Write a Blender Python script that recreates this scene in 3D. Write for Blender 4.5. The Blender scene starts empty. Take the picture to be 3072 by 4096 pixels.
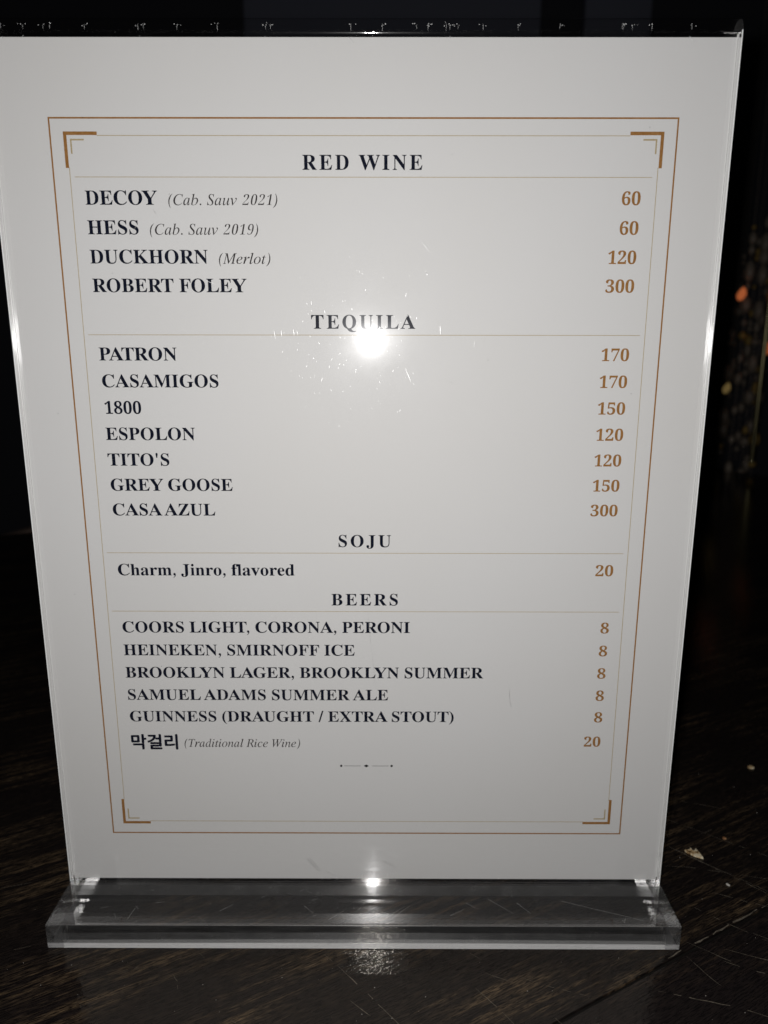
import bpy, bmesh, math, random
from mathutils import Vector, Matrix

SC = bpy.context.scene
COL = SC.collection
rad = math.radians
random.seed(7)
MM = 0.001

# ------------------------------------------------------------------ camera
cam = bpy.data.cameras.new('camera')
cam.sensor_fit = 'VERTICAL'
cam.sensor_height = 36.0
cam.lens = 26.098
cam.clip_start = 0.005
cam.clip_end = 30.0
cam.dof.use_dof = True
cam.dof.focus_distance = 0.238
cam.dof.aperture_fstop = 13.5
cam_ob = bpy.data.objects.new('camera', cam)
COL.objects.link(cam_ob)
PITCH, YAW, ROLL = rad(12.946), rad(-0.124), rad(0.078)
fwd = Vector((math.sin(YAW)*math.cos(PITCH), math.cos(YAW)*math.cos(PITCH), -math.sin(PITCH)))
rgt = Vector((math.cos(YAW), -math.sin(YAW), 0))
upv = rgt.cross(fwd)
r2 = math.cos(ROLL)*rgt + math.sin(ROLL)*upv
u2 = -math.sin(ROLL)*rgt + math.cos(ROLL)*upv
CAM = Vector((7.38, -234.77, 202.86))*MM
mw = Matrix.Identity(4)
for i in range(3):
    mw[i][0], mw[i][1], mw[i][2], mw[i][3] = r2[i], u2[i], -fwd[i], CAM[i]
cam_ob.matrix_world = mw
SC.camera = cam_ob

# ------------------------------------------------------------------ world: a nearly dark bar
world = bpy.data.worlds.new('World')
SC.world = world
world.use_nodes = True
bg = world.node_tree.nodes['Background']
bg.inputs[0].default_value = (0.75, 0.85, 1.0, 1)
bg.inputs[1].default_value = 0.0012

# ------------------------------------------------------------------ the phone's flash, beside the lens
fl = bpy.data.lights.new('phone_flash', 'POINT')
fl.energy = 2.1
fl.color = (1.0, 0.988, 0.982)
fl.shadow_soft_size = 0.0021
fl_ob = bpy.data.objects.new('phone_flash', fl)
fl_ob.location = Vector((-1.6, -234.7, 203.4))*MM
COL.objects.link(fl_ob)

# ------------------------------------------------------------------ exposure and renderer
vs = SC.view_settings
vs.view_transform = 'Standard'
vs.look = 'None'
vs.exposure = 0.0
vs.gamma = 1.0
vs.use_curve_mapping = False
cy = SC.cycles
cy.max_bounces = 24
cy.diffuse_bounces = 3
cy.glossy_bounces = 10
cy.transmission_bounces = 20
cy.transparent_max_bounces = 16
cy.caustics_reflective = False
cy.caustics_refractive = False
cy.blur_glossy = 0.0
cy.sample_clamp_indirect = 12.0
cy.use_denoising = True
cy.denoiser = 'OPENIMAGEDENOISE'
cy.denoising_input_passes = 'RGB_ALBEDO_NORMAL'
cy.denoising_prefilter = 'ACCURATE'

# ------------------------------------------------------------------ helpers
def link(o, parent=None):
    COL.objects.link(o)
    if parent:
        o.parent = parent
    return o

def obj(name, mesh, mat=None, parent=None):
    o = bpy.data.objects.new(name, mesh)
    mesh.name = name
    if mat:
        for m in (mat if isinstance(mat, (list, tuple)) else [mat]):
            mesh.materials.append(m)
    return link(o, parent)

def tag(o, label=None, cat=None, group=None, kind=None):
    for k, v in (('label', label), ('category', cat), ('group', group), ('kind', kind)):
        if v:
            o[k] = v
    return o

def empty(name, loc=(0, 0, 0)):
    o = bpy.data.objects.new(name, None)
    o.location = loc
    o.empty_display_size = 0.02
    return link(o)

def mesh_of(bm, smooth=None):
    me = bpy.data.meshes.new('mesh')
    bm.normal_update()
    bm.to_mesh(me)
    bm.free()
    if smooth is not None:
        for p in me.polygons:
            p.use_smooth = True
        me.set_sharp_from_angle(angle=rad(smooth))
    return me

def box(bm, x0, x1, y0, y1, z0, z1, mi=0):
    vs_ = [bm.verts.new(p) for p in ((x0,y0,z0),(x1,y0,z0),(x1,y1,z0),(x0,y1,z0),(x0,y0,z1),(x1,y0,z1),(x1,y1,z1),(x0,y1,z1))]
    for f in ((3,2,1,0),(4,5,6,7),(0,1,5,4),(1,2,6,5),(2,3,7,6),(3,0,4,7)):
        bm.faces.new([vs_[i] for i in f]).material_index = mi
    return vs_

def nodes(name):
    m = bpy.data.materials.new(name)
    m.use_nodes = True
    nt = m.node_tree
    return m, nt, nt.nodes['Principled BSDF']

def N(nt, typ, **kw):
    n = nt.nodes.new(typ)
    for k, v in kw.items():
        if k in n.inputs:
            n.inputs[k].default_value = v
        else:
            setattr(n, k, v)
    return n

def flat(name, col, rough=0.5, spec=0.5, metal=0.0):
    m, nt, b = nodes(name)
    b.inputs['Base Color'].default_value = (*col, 1)
    b.inputs['Roughness'].default_value = rough
    b.inputs['Specular IOR Level'].default_value = spec
    b.inputs['Metallic'].default_value = metal
    return m

def ramp(nt, stops, interp='LINEAR'):
    r = nt.nodes.new('ShaderNodeValToRGB')
    r.color_ramp.interpolation = interp
    e = r.color_ramp.elements
    while len(e) < len(stops):
        e.new(0.5)
    for el, (p, c) in zip(e, stops):
        el.position = p
        el.color = (*c, 1) if len(c) == 3 else c
    return r

# ------------------------------------------------------------------ materials
def m_clear(name, rough, haze=0.0, ior=0.0, tint=(0.992, 0.99, 0.988), smear=0.0):
    """clear acrylic surface: lets light straight through and reflects by Fresnel.
    ior = 0: a thin sheet seen through both its faces; ior > 0: the wall of a solid block,
    totally reflecting from inside.  haze: scuffed, slightly whitened surface."""
    m = bpy.data.materials.new(name)
    m.use_nodes = True
    nt = m.node_tree
    nt.nodes.clear()
    L = nt.links.new
    if ior:
        fr = N(nt, 'ShaderNodeFresnel', IOR=ior).outputs[0]
    else:
        geo = N(nt, 'ShaderNodeNewGeometry')
        dot = N(nt, 'ShaderNodeVectorMath', operation='DOT_PRODUCT')
        L(geo.outputs['Normal'], dot.inputs[0]); L(geo.outputs['Incoming'], dot.inputs[1])
        ab = N(nt, 'ShaderNodeMath', operation='ABSOLUTE')
        L(dot.outputs['Value'], ab.inputs[0])
        om = N(nt, 'ShaderNodeMath', operation='SUBTRACT')
        om.inputs[0].default_value = 1.0
        L(ab.outputs[0], om.inputs[1])
        pw = N(nt, 'ShaderNodeMath', operation='POWER')
        L(om.outputs[0], pw.inputs[0]); pw.inputs[1].default_value = 5.0
        ma = N(nt, 'ShaderNodeMath', operation='MULTIPLY_ADD')
        L(pw.outputs[0], ma.inputs[0]); ma.inputs[1].default_value = 0.96; ma.inputs[2].default_value = 0.04
        fr = ma.outputs[0]
    tr = N(nt, 'ShaderNodeBsdfTransparent')
    tr.inputs[0].default_value = (*tint, 1)
    gl = N(nt, 'ShaderNodeBsdfGlossy', Roughness=rough)
    gl.inputs[0].default_value = (1, 1, 1, 1)
    refl = gl.outputs[0]
    if smear:        # wiped, slightly greasy plastic: a little of the gloss is spread wide, in patches
        g2 = N(nt, 'ShaderNodeBsdfGlossy', Roughness=0.19)
        tc2 = N(nt, 'ShaderNodeTexCoord')
        n_ = N(nt, 'ShaderNodeTexNoise', Scale=75.0, Detail=6.0, Roughness=0.65)
        L(tc2.outputs['Object'], n_.inputs['Vector'])
        r_ = N(nt, 'ShaderNodeMapRange')
        r_.inputs[1].default_value = 0.35; r_.inputs[2].default_value = 0.7
        r_.inputs[3].default_value = smear*0.45; r_.inputs[4].default_value = smear*1.9
        L(n_.outputs['Fac'], r_.inputs[0])
        gm = N(nt, 'ShaderNodeMixShader')
        L(r_.outputs[0], gm.inputs[0]); L(gl.outputs[0], gm.inputs[1]); L(g2.outputs[0], gm.inputs[2])
        refl = gm.outputs[0]
    mx = N(nt, 'ShaderNodeMixShader')
    L(fr, mx.inputs[0]); L(tr.outputs[0], mx.inputs[1]); L(refl, mx.inputs[2])
    res = mx.outputs[0]
    if haze:
        tc = N(nt, 'ShaderNodeTexCoord')
        no = N(nt, 'ShaderNodeTexNoise', Scale=160.0, Detail=5.0, Roughness=0.7)
        L(tc.outputs['Object'], no.inputs['Vector'])
        mr = N(nt, 'ShaderNodeMapRange')
        mr.inputs[1].default_value = 0.3; mr.inputs[2].default_value = 0.75
        mr.inputs[3].default_value = haze*0.5; mr.inputs[4].default_value = haze*1.7
        L(no.outputs['Fac'], mr.inputs[0])
        df = N(nt, 'ShaderNodeBsdfDiffuse')
        df.inputs[0].default_value = (0.8, 0.79, 0.78, 1)
        tl = N(nt, 'ShaderNodeBsdfTranslucent')
        tl.inputs[0].default_value = (0.8, 0.79, 0.78, 1)
        m0 = N(nt, 'ShaderNodeMixShader')
        m0.inputs[0].default_value = 0.5
        L(df.outputs[0], m0.inputs[1]); L(tl.outputs[0], m0.inputs[2])
        m2 = N(nt, 'ShaderNodeMixShader')
        L(mr.outputs[0], m2.inputs[0]); L(res, m2.inputs[1]); L(m0.outputs[0], m2.inputs[2])
        res = m2.outputs[0]
    o = N(nt, 'ShaderNodeOutputMaterial')
    L(res, o.inputs[0])
    return m

def m_solid_glass(name, rough, h0=0.012, h1=0.048):
    m = bpy.data.materials.new(name)
    m.use_nodes = True
    nt = m.node_tree
    nt.nodes.clear()
    g = N(nt, 'ShaderNodeBsdfGlass', Roughness=rough, IOR=1.49)
    g.inputs['Color'].default_value = (0.98, 0.985, 0.98, 1)
    o = N(nt, 'ShaderNodeOutputMaterial')
    tc = N(nt, 'ShaderNodeTexCoord')
    mp = N(nt, 'ShaderNodeMapping')
    mp.inputs['Scale'].default_value = (0.12, 1, 1.4)
    nt.links.new(tc.outputs['Object'], mp.inputs['Vector'])
    no = N(nt, 'ShaderNodeTexNoise', Scale=700.0, Detail=5.0, Roughness=0.7)
    nt.links.new(mp.outputs[0], no.inputs['Vector'])
    mr = N(nt, 'ShaderNodeMapRange')
    mr.inputs[1].default_value = 0.3; mr.inputs[2].default_value = 0.75
    mr.inputs[3].default_value = h0; mr.inputs[4].default_value = h1
    nt.links.new(no.outputs['Fac'], mr.inputs[0])
    df = N(nt, 'ShaderNodeBsdfDiffuse')
    df.inputs[0].default_value = (0.8, 0.79, 0.79, 1)
    mx = N(nt, 'ShaderNodeMixShader')
    nt.links.new(mr.outputs[0], mx.inputs[0]); nt.links.new(g.outputs[0], mx.inputs[1]); nt.links.new(df.outputs[0], mx.inputs[2])
    nt.links.new(mx.outputs[0], o.inputs[0])
    return m

M_SHEET = m_clear('clear_acrylic_sheet', 0.038, smear=0.038)
M_SHEET_EDGE = m_clear('cut_acrylic_edge', 0.13, haze=0.10, ior=1.49)
M_ARRIS = m_clear('bright_acrylic_arris', 0.3, haze=0.9)  # strong white haze stands for the bright lines light makes on the bevels
M_TOP = m_clear('scuffed_acrylic_top', 0.05, haze=0.015)
M_UNDER = m_clear('acrylic_underside', 0.05, ior=1.27)
M_WALL_IN = m_clear('acrylic_groove_wall', 0.05, haze=0.02)
M_WALL_SAWN = m_clear('sawn_groove_wall', 0.2, haze=0.09, tint=(0.3, 0.3, 0.3))  # sawn wall; dark tint added to block the paper's reflection in the base
M_SAWN = m_clear('sawn_acrylic_end', 0.25, haze=0.16)
M_EDGE_LIGHT = flat('edge_light_white', (0.93, 0.94, 0.92), 0.35, 0.5)  # white stands for the light carried by the sheet's edges
M_BASE_ARRIS = m_clear('whitened_acrylic_arris', 0.15, haze=0.22)  # bevels whitened to paint thin light lines on the base's edges
M_FRONT = m_solid_glass('polished_acrylic_front', 0.035)
M_LIP = m_solid_glass('ground_acrylic_lip', 0.06, 0.20, 0.46)  # ground band; added haze also brightens the paper's reflection here

def m_paper():
    m, nt, b = nodes('white_paper')
    tc = N(nt, 'ShaderNodeTexCoord')
    n1 = N(nt, 'ShaderNodeTexNoise', Scale=9.0, Detail=3.0)
    n2 = N(nt, 'ShaderNodeTexNoise', Scale=900.0, Detail=2.0)
    nt.links.new(tc.outputs['Object'], n1.inputs['Vector'])
    nt.links.new(tc.outputs['Object'], n2.inputs['Vector'])
    r = ramp(nt, [(0.35, (0.775, 0.77, 0.755)), (0.65, (0.79, 0.79, 0.785))])
    nt.links.new(n1.outputs['Fac'], r.inputs['Fac'])
    nt.links.new(r.outputs['Color'], b.inputs['Base Color'])
    b.inputs['Roughness'].default_value = 0.55
    b.inputs['Specular IOR Level'].default_value = 0.3
    bp = N(nt, 'ShaderNodeBump', Strength=0.08, Distance=0.00004)
    nt.links.new(n2.outputs['Fac'], bp.inputs['Height'])
    nt.links.new(bp.outputs['Normal'], b.inputs['Normal'])
    return m

M_PAPER = m_paper()

def m_ink(name, ca, cb, rough=0.5):
    m, nt, b = nodes(name)
    tc = N(nt, 'ShaderNodeTexCoord')
    n1 = N(nt, 'ShaderNodeTexNoise', Scale=1400.0, Detail=2.0)
    nt.links.new(tc.outputs['Object'], n1.inputs['Vector'])
    r = ramp(nt, [(0.35, ca), (0.7, cb)])
    nt.links.new(n1.outputs['Fac'], r.inputs['Fac'])
    nt.links.new(r.outputs['Color'], b.inputs['Base Color'])
    b.inputs['Roughness'].default_value = rough
    b.inputs['Specular IOR Level'].default_value = 0.04
    return m

M_NAVY = m_ink('navy_ink', (0.004, 0.006, 0.016), (0.009, 0.013, 0.028))
M_GREY = m_ink('grey_ink', (0.028, 0.024, 0.025), (0.06, 0.053, 0.054))
M_BRONZE = m_ink('bronze_ink', (0.32, 0.15, 0.042), (0.40, 0.205, 0.07))
M_GOLD = m_ink('pale_gold_ink', (0.46, 0.36, 0.20), (0.53, 0.43, 0.26))
M_BLACK = m_ink('black_ink', (0.012, 0.012, 0.014), (0.03, 0.03, 0.03))

def m_wood(name, dark, mid, pale, amount):
    m, nt, b = nodes(name)
    L = nt.links.new
    tc = N(nt, 'ShaderNodeTexCoord')
    mp = N(nt, 'ShaderNodeMapping')
    mp.inputs['Scale'].default_value = (1.0, 15.0, 1.0)
    L(tc.outputs['Object'], mp.inputs['Vector'])
    # long grain streaks (object x runs along the grain)
    n1 = N(nt, 'ShaderNodeTexNoise', Scale=24.0, Detail=8.0, Roughness=0.68, Distortion=0.25)
    L(mp.outputs[0], n1.inputs['Vector'])
    # fine pores
    mp2 = N(nt, 'ShaderNodeMapping')
    mp2.inputs['Scale'].default_value = (1.0, 9.0, 1.0)
    L(tc.outputs['Object'], mp2.inputs['Vector'])
    n2 = N(nt, 'ShaderNodeTexNoise', Scale=230.0, Detail=4.0, Roughness=0.7)
    L(mp2.outputs[0], n2.inputs['Vector'])
    # patches where the lacquer is rubbed through
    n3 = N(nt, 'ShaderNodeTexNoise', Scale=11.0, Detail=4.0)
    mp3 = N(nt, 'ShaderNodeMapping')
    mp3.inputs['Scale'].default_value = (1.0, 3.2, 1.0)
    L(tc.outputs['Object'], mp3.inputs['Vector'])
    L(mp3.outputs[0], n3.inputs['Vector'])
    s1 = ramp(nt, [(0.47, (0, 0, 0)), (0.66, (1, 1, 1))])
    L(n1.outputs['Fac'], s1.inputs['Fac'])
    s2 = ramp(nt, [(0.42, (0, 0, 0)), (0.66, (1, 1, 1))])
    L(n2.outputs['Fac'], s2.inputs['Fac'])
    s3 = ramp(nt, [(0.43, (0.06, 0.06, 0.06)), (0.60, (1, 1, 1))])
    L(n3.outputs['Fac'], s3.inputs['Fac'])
    a = N(nt, 'ShaderNodeMath', operation='MULTIPLY')
    L(s1.outputs[0], a.inputs[0]); L(s2.outputs[0], a.inputs[1])
    c = N(nt, 'ShaderNodeMath', operation='MULTIPLY')
    L(a.outputs[0], c.inputs[0]); L(s3.outputs[0], c.inputs[1])
    d = N(nt, 'ShaderNodeMath', operation='MULTIPLY')
    L(c.outputs[0], d.inputs[0]); d.inputs[1].default_value = amount
    m1 = N(nt, 'ShaderNodeMix', data_type='RGBA')
    L(s2.outputs[0], m1.inputs[0])
    m1.inputs[6].default_value = (*dark, 1); m1.inputs[7].default_value = (*mid, 1)
    m2 = N(nt, 'ShaderNodeMix', data_type='RGBA')
    L(d.outputs[0], m2.inputs[0])
    L(m1.outputs[2], m2.inputs[6]); m2.inputs[7].default_value = (*pale, 1)
    L(m2.outputs[2], b.inputs['Base Color'])
    # cracked, slightly crinkled varnish
    n4 = N(nt, 'ShaderNodeTexNoise', Scale=680.0, Detail=2.2, Roughness=0.55)
    L(tc.outputs['Object'], n4.inputs['Vector'])
    n5 = N(nt, 'ShaderNodeTexNoise', Scale=170.0, Detail=1.0, Roughness=0.5)
    L(mp2.outputs[0], n5.inputs['Vector'])
    hs = N(nt, 'ShaderNodeMath', operation='MULTIPLY_ADD')
    L(n5.outputs['Fac'], hs.inputs[0]); hs.inputs[1].default_value = 0.6
    L(n4.outputs['Fac'], hs.inputs[2])
    bp = N(nt, 'ShaderNodeBump', Strength=0.5, Distance=0.00013)
    L(hs.outputs[0], bp.inputs['Height'])
    L(bp.outputs['Normal'], b.inputs['Normal'])
    b.inputs['Roughness'].default_value = 0.085
    b.inputs['Specular IOR Level'].default_value = 0.27
    b.inputs['Specular Tint'].default_value = (1.0, 0.9, 0.76, 1)
    return m

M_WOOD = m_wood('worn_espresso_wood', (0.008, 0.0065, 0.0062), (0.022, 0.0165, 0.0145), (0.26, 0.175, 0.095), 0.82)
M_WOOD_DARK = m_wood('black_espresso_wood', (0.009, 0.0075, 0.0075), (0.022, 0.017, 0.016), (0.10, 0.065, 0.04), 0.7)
M_GROOVE = flat('seam_dirt', (0.006, 0.005, 0.004), 0.8, 0.2)
M_SCRATCH = m_ink('pale_wood_scratch', (0.10, 0.085, 0.065), (0.21, 0.18, 0.14), 0.7)
M_NICK = flat('whitened_acrylic_nick', (0.92, 0.92, 0.90), 0.42, 0.5, 0.55)
M_DUST = flat('pale_dust', (0.55, 0.52, 0.47), 0.8)

# ------------------------------------------------------------------ the table (grain runs 28.5 degrees across the sign)
TH = rad(28.5)
table = empty('table')
table.rotation_euler = (0, 0, TH)
tag(table, 'dark espresso wooden table with scratched varnish, carrying the acrylic sign', 'table')
U0, U1 = -0.80, 0.95
seams = [-0.262, -0.0714, 0.661]
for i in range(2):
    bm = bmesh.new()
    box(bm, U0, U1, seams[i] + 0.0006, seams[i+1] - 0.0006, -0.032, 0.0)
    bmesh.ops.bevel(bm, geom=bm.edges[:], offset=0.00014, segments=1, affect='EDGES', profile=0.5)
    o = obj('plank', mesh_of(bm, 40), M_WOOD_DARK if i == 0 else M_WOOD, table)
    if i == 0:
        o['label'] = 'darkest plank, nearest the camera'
bm = bmesh.new()
box(bm, U0 + .002, U1 - .002, seams[0] + 0.004, seams[-1] - 0.004, -0.040, -0.0325)
box(bm, U0 + .002, U1 - .002, seams[1] - 0.0006, seams[1] + 0.0006, -0.0325, -0.0009)
obj('underframe', mesh_of(bm), M_GROOVE, table)

def to_uv(x, y):
    return (x*math.cos(TH) + y*math.sin(TH), -x*math.sin(TH) + y*math.cos(TH))

def ribbon(bm, pts, w, z, jit=0.0, gaps=0.0):
    """a thin broken line lying on a surface: pts in (x, y) metres"""
    dense = []
    for (a, b) in zip(pts[:-1], pts[1:]):
        n = max(2, int((Vector(b) - Vector(a)).length/0.0022))
        for k in range(n):
            dense.append(Vector(a).lerp(Vector(b), k/n))
    dense.append(Vector(pts[-1]))
    prev = None
    for k, p in enumerate(dense):
        q = dense[min(k+1, len(dense)-1)] - dense[max(k-1, 0)]
        nrm = Vector((-q.y, q.x)).normalized()
        ww = w*random.uniform(0.25, 1.0)*min(1.0, 0.3 + 4*min(k, len(dense)-1-k)/len(dense))
        p2 = p + nrm*random.uniform(-jit, jit)
        a = bm.verts.new((p2.x - nrm.x*ww/2, p2.y - nrm.y*ww/2, z))
        b = bm.verts.new((p2.x + nrm.x*ww/2, p2.y + nrm.y*ww/2, z))
        if prev and random.random() > gaps:
            bm.faces.new((prev[0], a, b, prev[1]))
        prev = (a, b)

# scratches in the varnish: world (x, y) in mm
SCR = [
    ([(-13.5, -22.5), (-8.4, -27.4), (2, -38.5), (12.1, -49.7), (20, -58)], 0.45),
    ([(-3.5, -41), (3, -46.5), (10, -52)], 0.4),
    ([(36.5, -36), (44, -45), (52, -56)], 0.35),
    ([(55, -41), (60, -47), (66, -55)], 0.4),
    ([(104, 52), (118, 39), (136, 22), (152, 8), (172, -10)], 0.4),
    ([(118, 60), (150, 36), (186, 10)], 0.35),
    ([(126, 31), (143, 15), (160, -2)], 0.45),
    ([(116, 21.5), (128, 20.5), (143, 17), (160, 13)], 0.35),
    ([(118, 2), (128, -7), (141, -17)], 0.35),
    ([(112, -17), (119, -22), (126, -27)], 0.4),
    ([(124, -20), (134, -24), (146, -28)], 0.4),
    ([(121, -25), (128, -28.5), (135, -31)], 0.4),
    ([(131, 7), (142, 2), (150, -1)], 0.4),
    ([(95, -37), (104, -39.5), (118, -43), (130, -48)], 0.55),
    ([(115, 75), (135, 66), (160, 58)], 0.35),
    ([(135, -12), (147, -19), (160, -26)], 0.35),
    ([(109.5, -23), (113, -30), (116, -35)], 0.3),
    ([(52, -32), (62, -36), (72, -39)], 0.3),
    ([(-62, -31.5), (-60, -34), (-59, -37)], 0.3),
    ([(-150, 2), (-138, 8), (-126, 12)], 0.25),
    ([(40, -30), (49, -34)], 0.3),
    ([(139, 40), (151, 46)], 0.25),
    ([(-40, -48), (-36, -50)], 0.3),
    ([(20, -10), (40, -25)], 0.3),
    ([(62, 0), (88, -20)], 0.3),
]
bm = bmesh.new()
for pts, w in SCR:
    ribbon(bm, [to_uv(x*MM, y*MM) for x, y in pts], w*MM*0.62, 0.00004, 0.00010, 0.30)
# paler worn lip along the seam
ribbon(bm, [to_uv(103*MM, (-22.0 - 2.0)*MM), to_uv(149.8*MM, 1.2*MM)], 0.00075, 0.00005, 0.00025, 0.25)
for k in range(46):      # short stray marks
    x, y = random.uniform(-120, 190), random.uniform(-54, 70)
    a = random.choice((-0.85, -0.6, 0.2, 0.5)) + random.uniform(-.3, .3)
    l = random.uniform(1.2, 6)
    ribbon(bm, [to_uv(x*MM, y*MM), to_uv((x + l*math.cos(a))*MM, (y + l*math.sin(a))*MM)], random.uniform(.12, .3)*MM, 0.00003, 0.0001, 0.3)
tag(obj('scratches', mesh_of(bm), M_SCRATCH, table), kind='stuff')

# dust specks: nobody could count them
bm = bmesh.new()
for k in range(230):
    x, y = random.uniform(-125, 200), random.uniform(-54, 95)
    if -110 < x < 110 and -22 < y < 30:
        continue
    r = random.uniform(0.05, 0.17)*MM*(1.7 if random.random() < .08 else 1)
    m4 = Matrix.Translation((x*MM, y*MM, r*0.45)) @ Matrix.Rotation(random.uniform(0, 6), 4, 'Z') @ Matrix.Diagonal((1, random.uniform(.5, 1), .5, 1))
    bmesh.ops.create_icosphere(bm, subdivisions=1, radius=r, matrix=m4)
tag(obj('dust', mesh_of(bm), M_DUST), 'pale dust specks scattered over the dark wooden table', 'dust', kind='stuff')

# ------------------------------------------------------------------ crumbs
def m_flake(name, a, b_, c):
    m, nt, b = nodes(name)
    tc = N(nt, 'ShaderNodeTexCoord')
    n1 = N(nt, 'ShaderNodeTexNoise', Scale=420.0, Detail=5.0, Roughness=0.7)
    nt.links.new(tc.outputs['Object'], n1.inputs['Vector'])
    r = ramp(nt, [(0.38, a), (0.47, b_), (0.58, c)])
    nt.links.new(n1.outputs['Fac'], r.inputs['Fac'])
    nt.links.new(r.outputs['Color'], b.inputs['Base Color'])
    b.inputs['Roughness'].default_value = 0.7
    return m

M_FLAKE = m_flake('toasted_flake', (0.10, 0.045, 0.015), (0.50, 0.33, 0.15), (0.80, 0.70, 0.50))
M_CRUST = m_flake('brown_crust', (0.12, 0.05, 0.02), (0.32, 0.15, 0.06), (0.5, 0.28, 0.14))

def crumb(name, x, y, sx, sy, sz, rz, mat, label, seed, outline=None):
    rnd = random.Random(seed)
    bm = bmesh.new()
    if outline:
        n = len(outline)
        lo = [bm.verts.new((px*sx, py*sy, 0.0001 + .12*sz*rnd.random())) for px, py in outline]
        hi = [bm.verts.new((px*sx*.93, py*sy*.93, sz*(.55 + .45*rnd.random()))) for px, py in outline]
        for i in range(n):
            bm.faces.new((lo[i], lo[(i+1) % n], hi[(i+1) % n], hi[i]))
        c = bm.verts.new((0, 0, sz*.8)); d = bm.verts.new((0, 0, 0.0))
        for i in range(n):
            bm.faces.new((hi[i], hi[(i+1) % n], c)); bm.faces.new((lo[(i+1) % n], lo[i], d))
        bmesh.ops.subdivide_edges(bm, edges=bm.edges[:], cuts=2, use_grid_fill=True, fractal=.5, seed=seed)
    else:
        bmesh.ops.create_icosphere(bm, subdivisions=3, radius=1.0)
        for v in bm.verts:
            k = 1 + rnd.uniform(-.16, .16)
            v.co = Vector((v.co.x*sx*k, v.co.y*sy*k, max(v.co.z, -.55)*sz*k + .55*sz))
    o = obj(name, mesh_of(bm, 30), mat)
    o.location = (x*MM, y*MM, 0.00005)
    o.rotation_euler = (0, 0, rz)
    tag(o, label, 'crumb', 'crumbs on the table')
    return o

crumb('food_flake', 132.6, 28.2, 3.4*MM, 3.0*MM, 1.1*MM, -.25, M_FLAKE,
      'largest crumb, a ragged cream and brown flake right of the sign', 3,
      [(-1.0, .35), (-.75, .55), (-.45, .5), (-.3, .95), (-.05, .45), (.2, .5), (.3, 1.0), (.55, .75), (.7, .1), (1.0, -.8), (.5, -.75), (.05, -.6), (-.4, -.3), (-.8, -.05)])
crumb('food_crumb', 173.5, 44.5, 1.5*MM, .9*MM, .6*MM, -.3, M_CRUST, 'reddish brown crumb on the table near the right edge of the photo', 5)
crumb('food_crumb', 149.5, 38.0, .8*MM, .8*MM, .4*MM, .4, M_CRUST, 'small dull brown crumb lying on a scratch beyond the ragged flake', 8)
crumb('food_crumb', 186.0, 91.0, 1.6*MM, 1.3*MM, .7*MM, 0, M_FLAKE, 'cream crumb farthest back on the table at right', 11)
crumb('food_crumb', 138.8, 10.6, .8*MM, .45*MM, .4*MM, -.9, M_DUST, 'tiny white crumb on the table nearer than the ragged flake', 13)

# ------------------------------------------------------------------ the acrylic sign holder
T, GAP = 3.0, 1.0                 # sheet thickness and pocket, mm
HW = 108.05                        # half width
ZB = 9.47                         # top of the base block
holder = empty('sign_holder')
tag(holder, 'clear acrylic upright sign holder on a thick clear base, holding the drinks menu', 'sign holder')

def extrude_profile(prof, hw, pick, bevel=0.0, smooth=35):
    bm = bmesh.new()
    a = [bm.verts.new((-hw*MM, y*MM, z*MM)) for y, z in prof]
    b = [bm.verts.new((hw*MM, y*MM, z*MM)) for y, z in prof]
    n = len(prof)
    for i in range(n):
        bm.faces.new((a[i], b[i], b[(i+1) % n], a[(i+1) % n]))
    bm.faces.new(a)
    bm.faces.new(b[::-1])
    bmesh.ops.recalc_face_normals(bm, faces=bm.faces[:])
    if bevel:
        ed = [e for e in bm.edges if e.calc_face_angle(0) > rad(60)]
        bmesh.ops.bevel(bm, geom=ed, offset=bevel*MM, segments=1, affect='EDGES', profile=0.5)
    bm.normal_update()
    for f in bm.faces:
        f.material_index = pick(f.normal, f.calc_center_median()/MM)
    return mesh_of(bm, smooth)

ZC = 289.1
prof = [(0.0, 3.95), (0.0, ZC - .06), (0.0, ZC)]
ro, ri, yc = T + GAP/2, GAP/2, T + GAP/2
for k in range(1, 24):
    t = math.pi - math.pi*k/24
    prof.append((yc + ro*math.cos(t), ZC + ro*math.sin(t)))
prof += [(2*T + GAP, ZC), (2*T + GAP, ZC - .06), (2*T + GAP, 3.95), (T + GAP, 3.95), (T + GAP, ZC - .06), (T + GAP, ZC)]
for k in range(1, 10):
    t = math.pi*k/10
    prof.append((yc + ri*math.cos(t), ZC + ri*math.sin(t)))
prof += [(T, ZC), (T, ZC - .06), (T, 3.95)]
sleeve = obj('sleeve', extrude_profile(prof, HW, lambda n, c: 1 if abs(n.x) > .95 else 0 if abs(n.x) < .3 or c.z > ZC - 1 else 2, 0.07), [M_SHEET, M_SHEET_EDGE, M_ARRIS], holder)
for sgn in (-1, 1):              # white strips painting the bright light lines along the sheet's cut edges
    bm = bmesh.new()
    for y, w in ((-.025, .16), (T + .03, .13)):
        x = sgn*(HW - .17)
        bm.faces.new([bm.verts.new((p*MM, y*MM, z*MM)) for p, z in ((x - w, ZB + .3), (x + w, ZB + .3), (x + w, ZC - .4), (x - w, ZC - .4))])
    obj('edge_light_line', mesh_of(bm), M_EDGE_LIGHT, sleeve)
prof = [(-20.6, 0.12), (-20.6, 2.25), (-20.6, ZB), (-0.12, ZB), (-0.12, 8.3), (-0.12, 3.9), (2*T+GAP+.12, 3.9), (2*T+GAP+.12, ZB), (27.6, ZB), (27.6, 0.12)]
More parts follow.
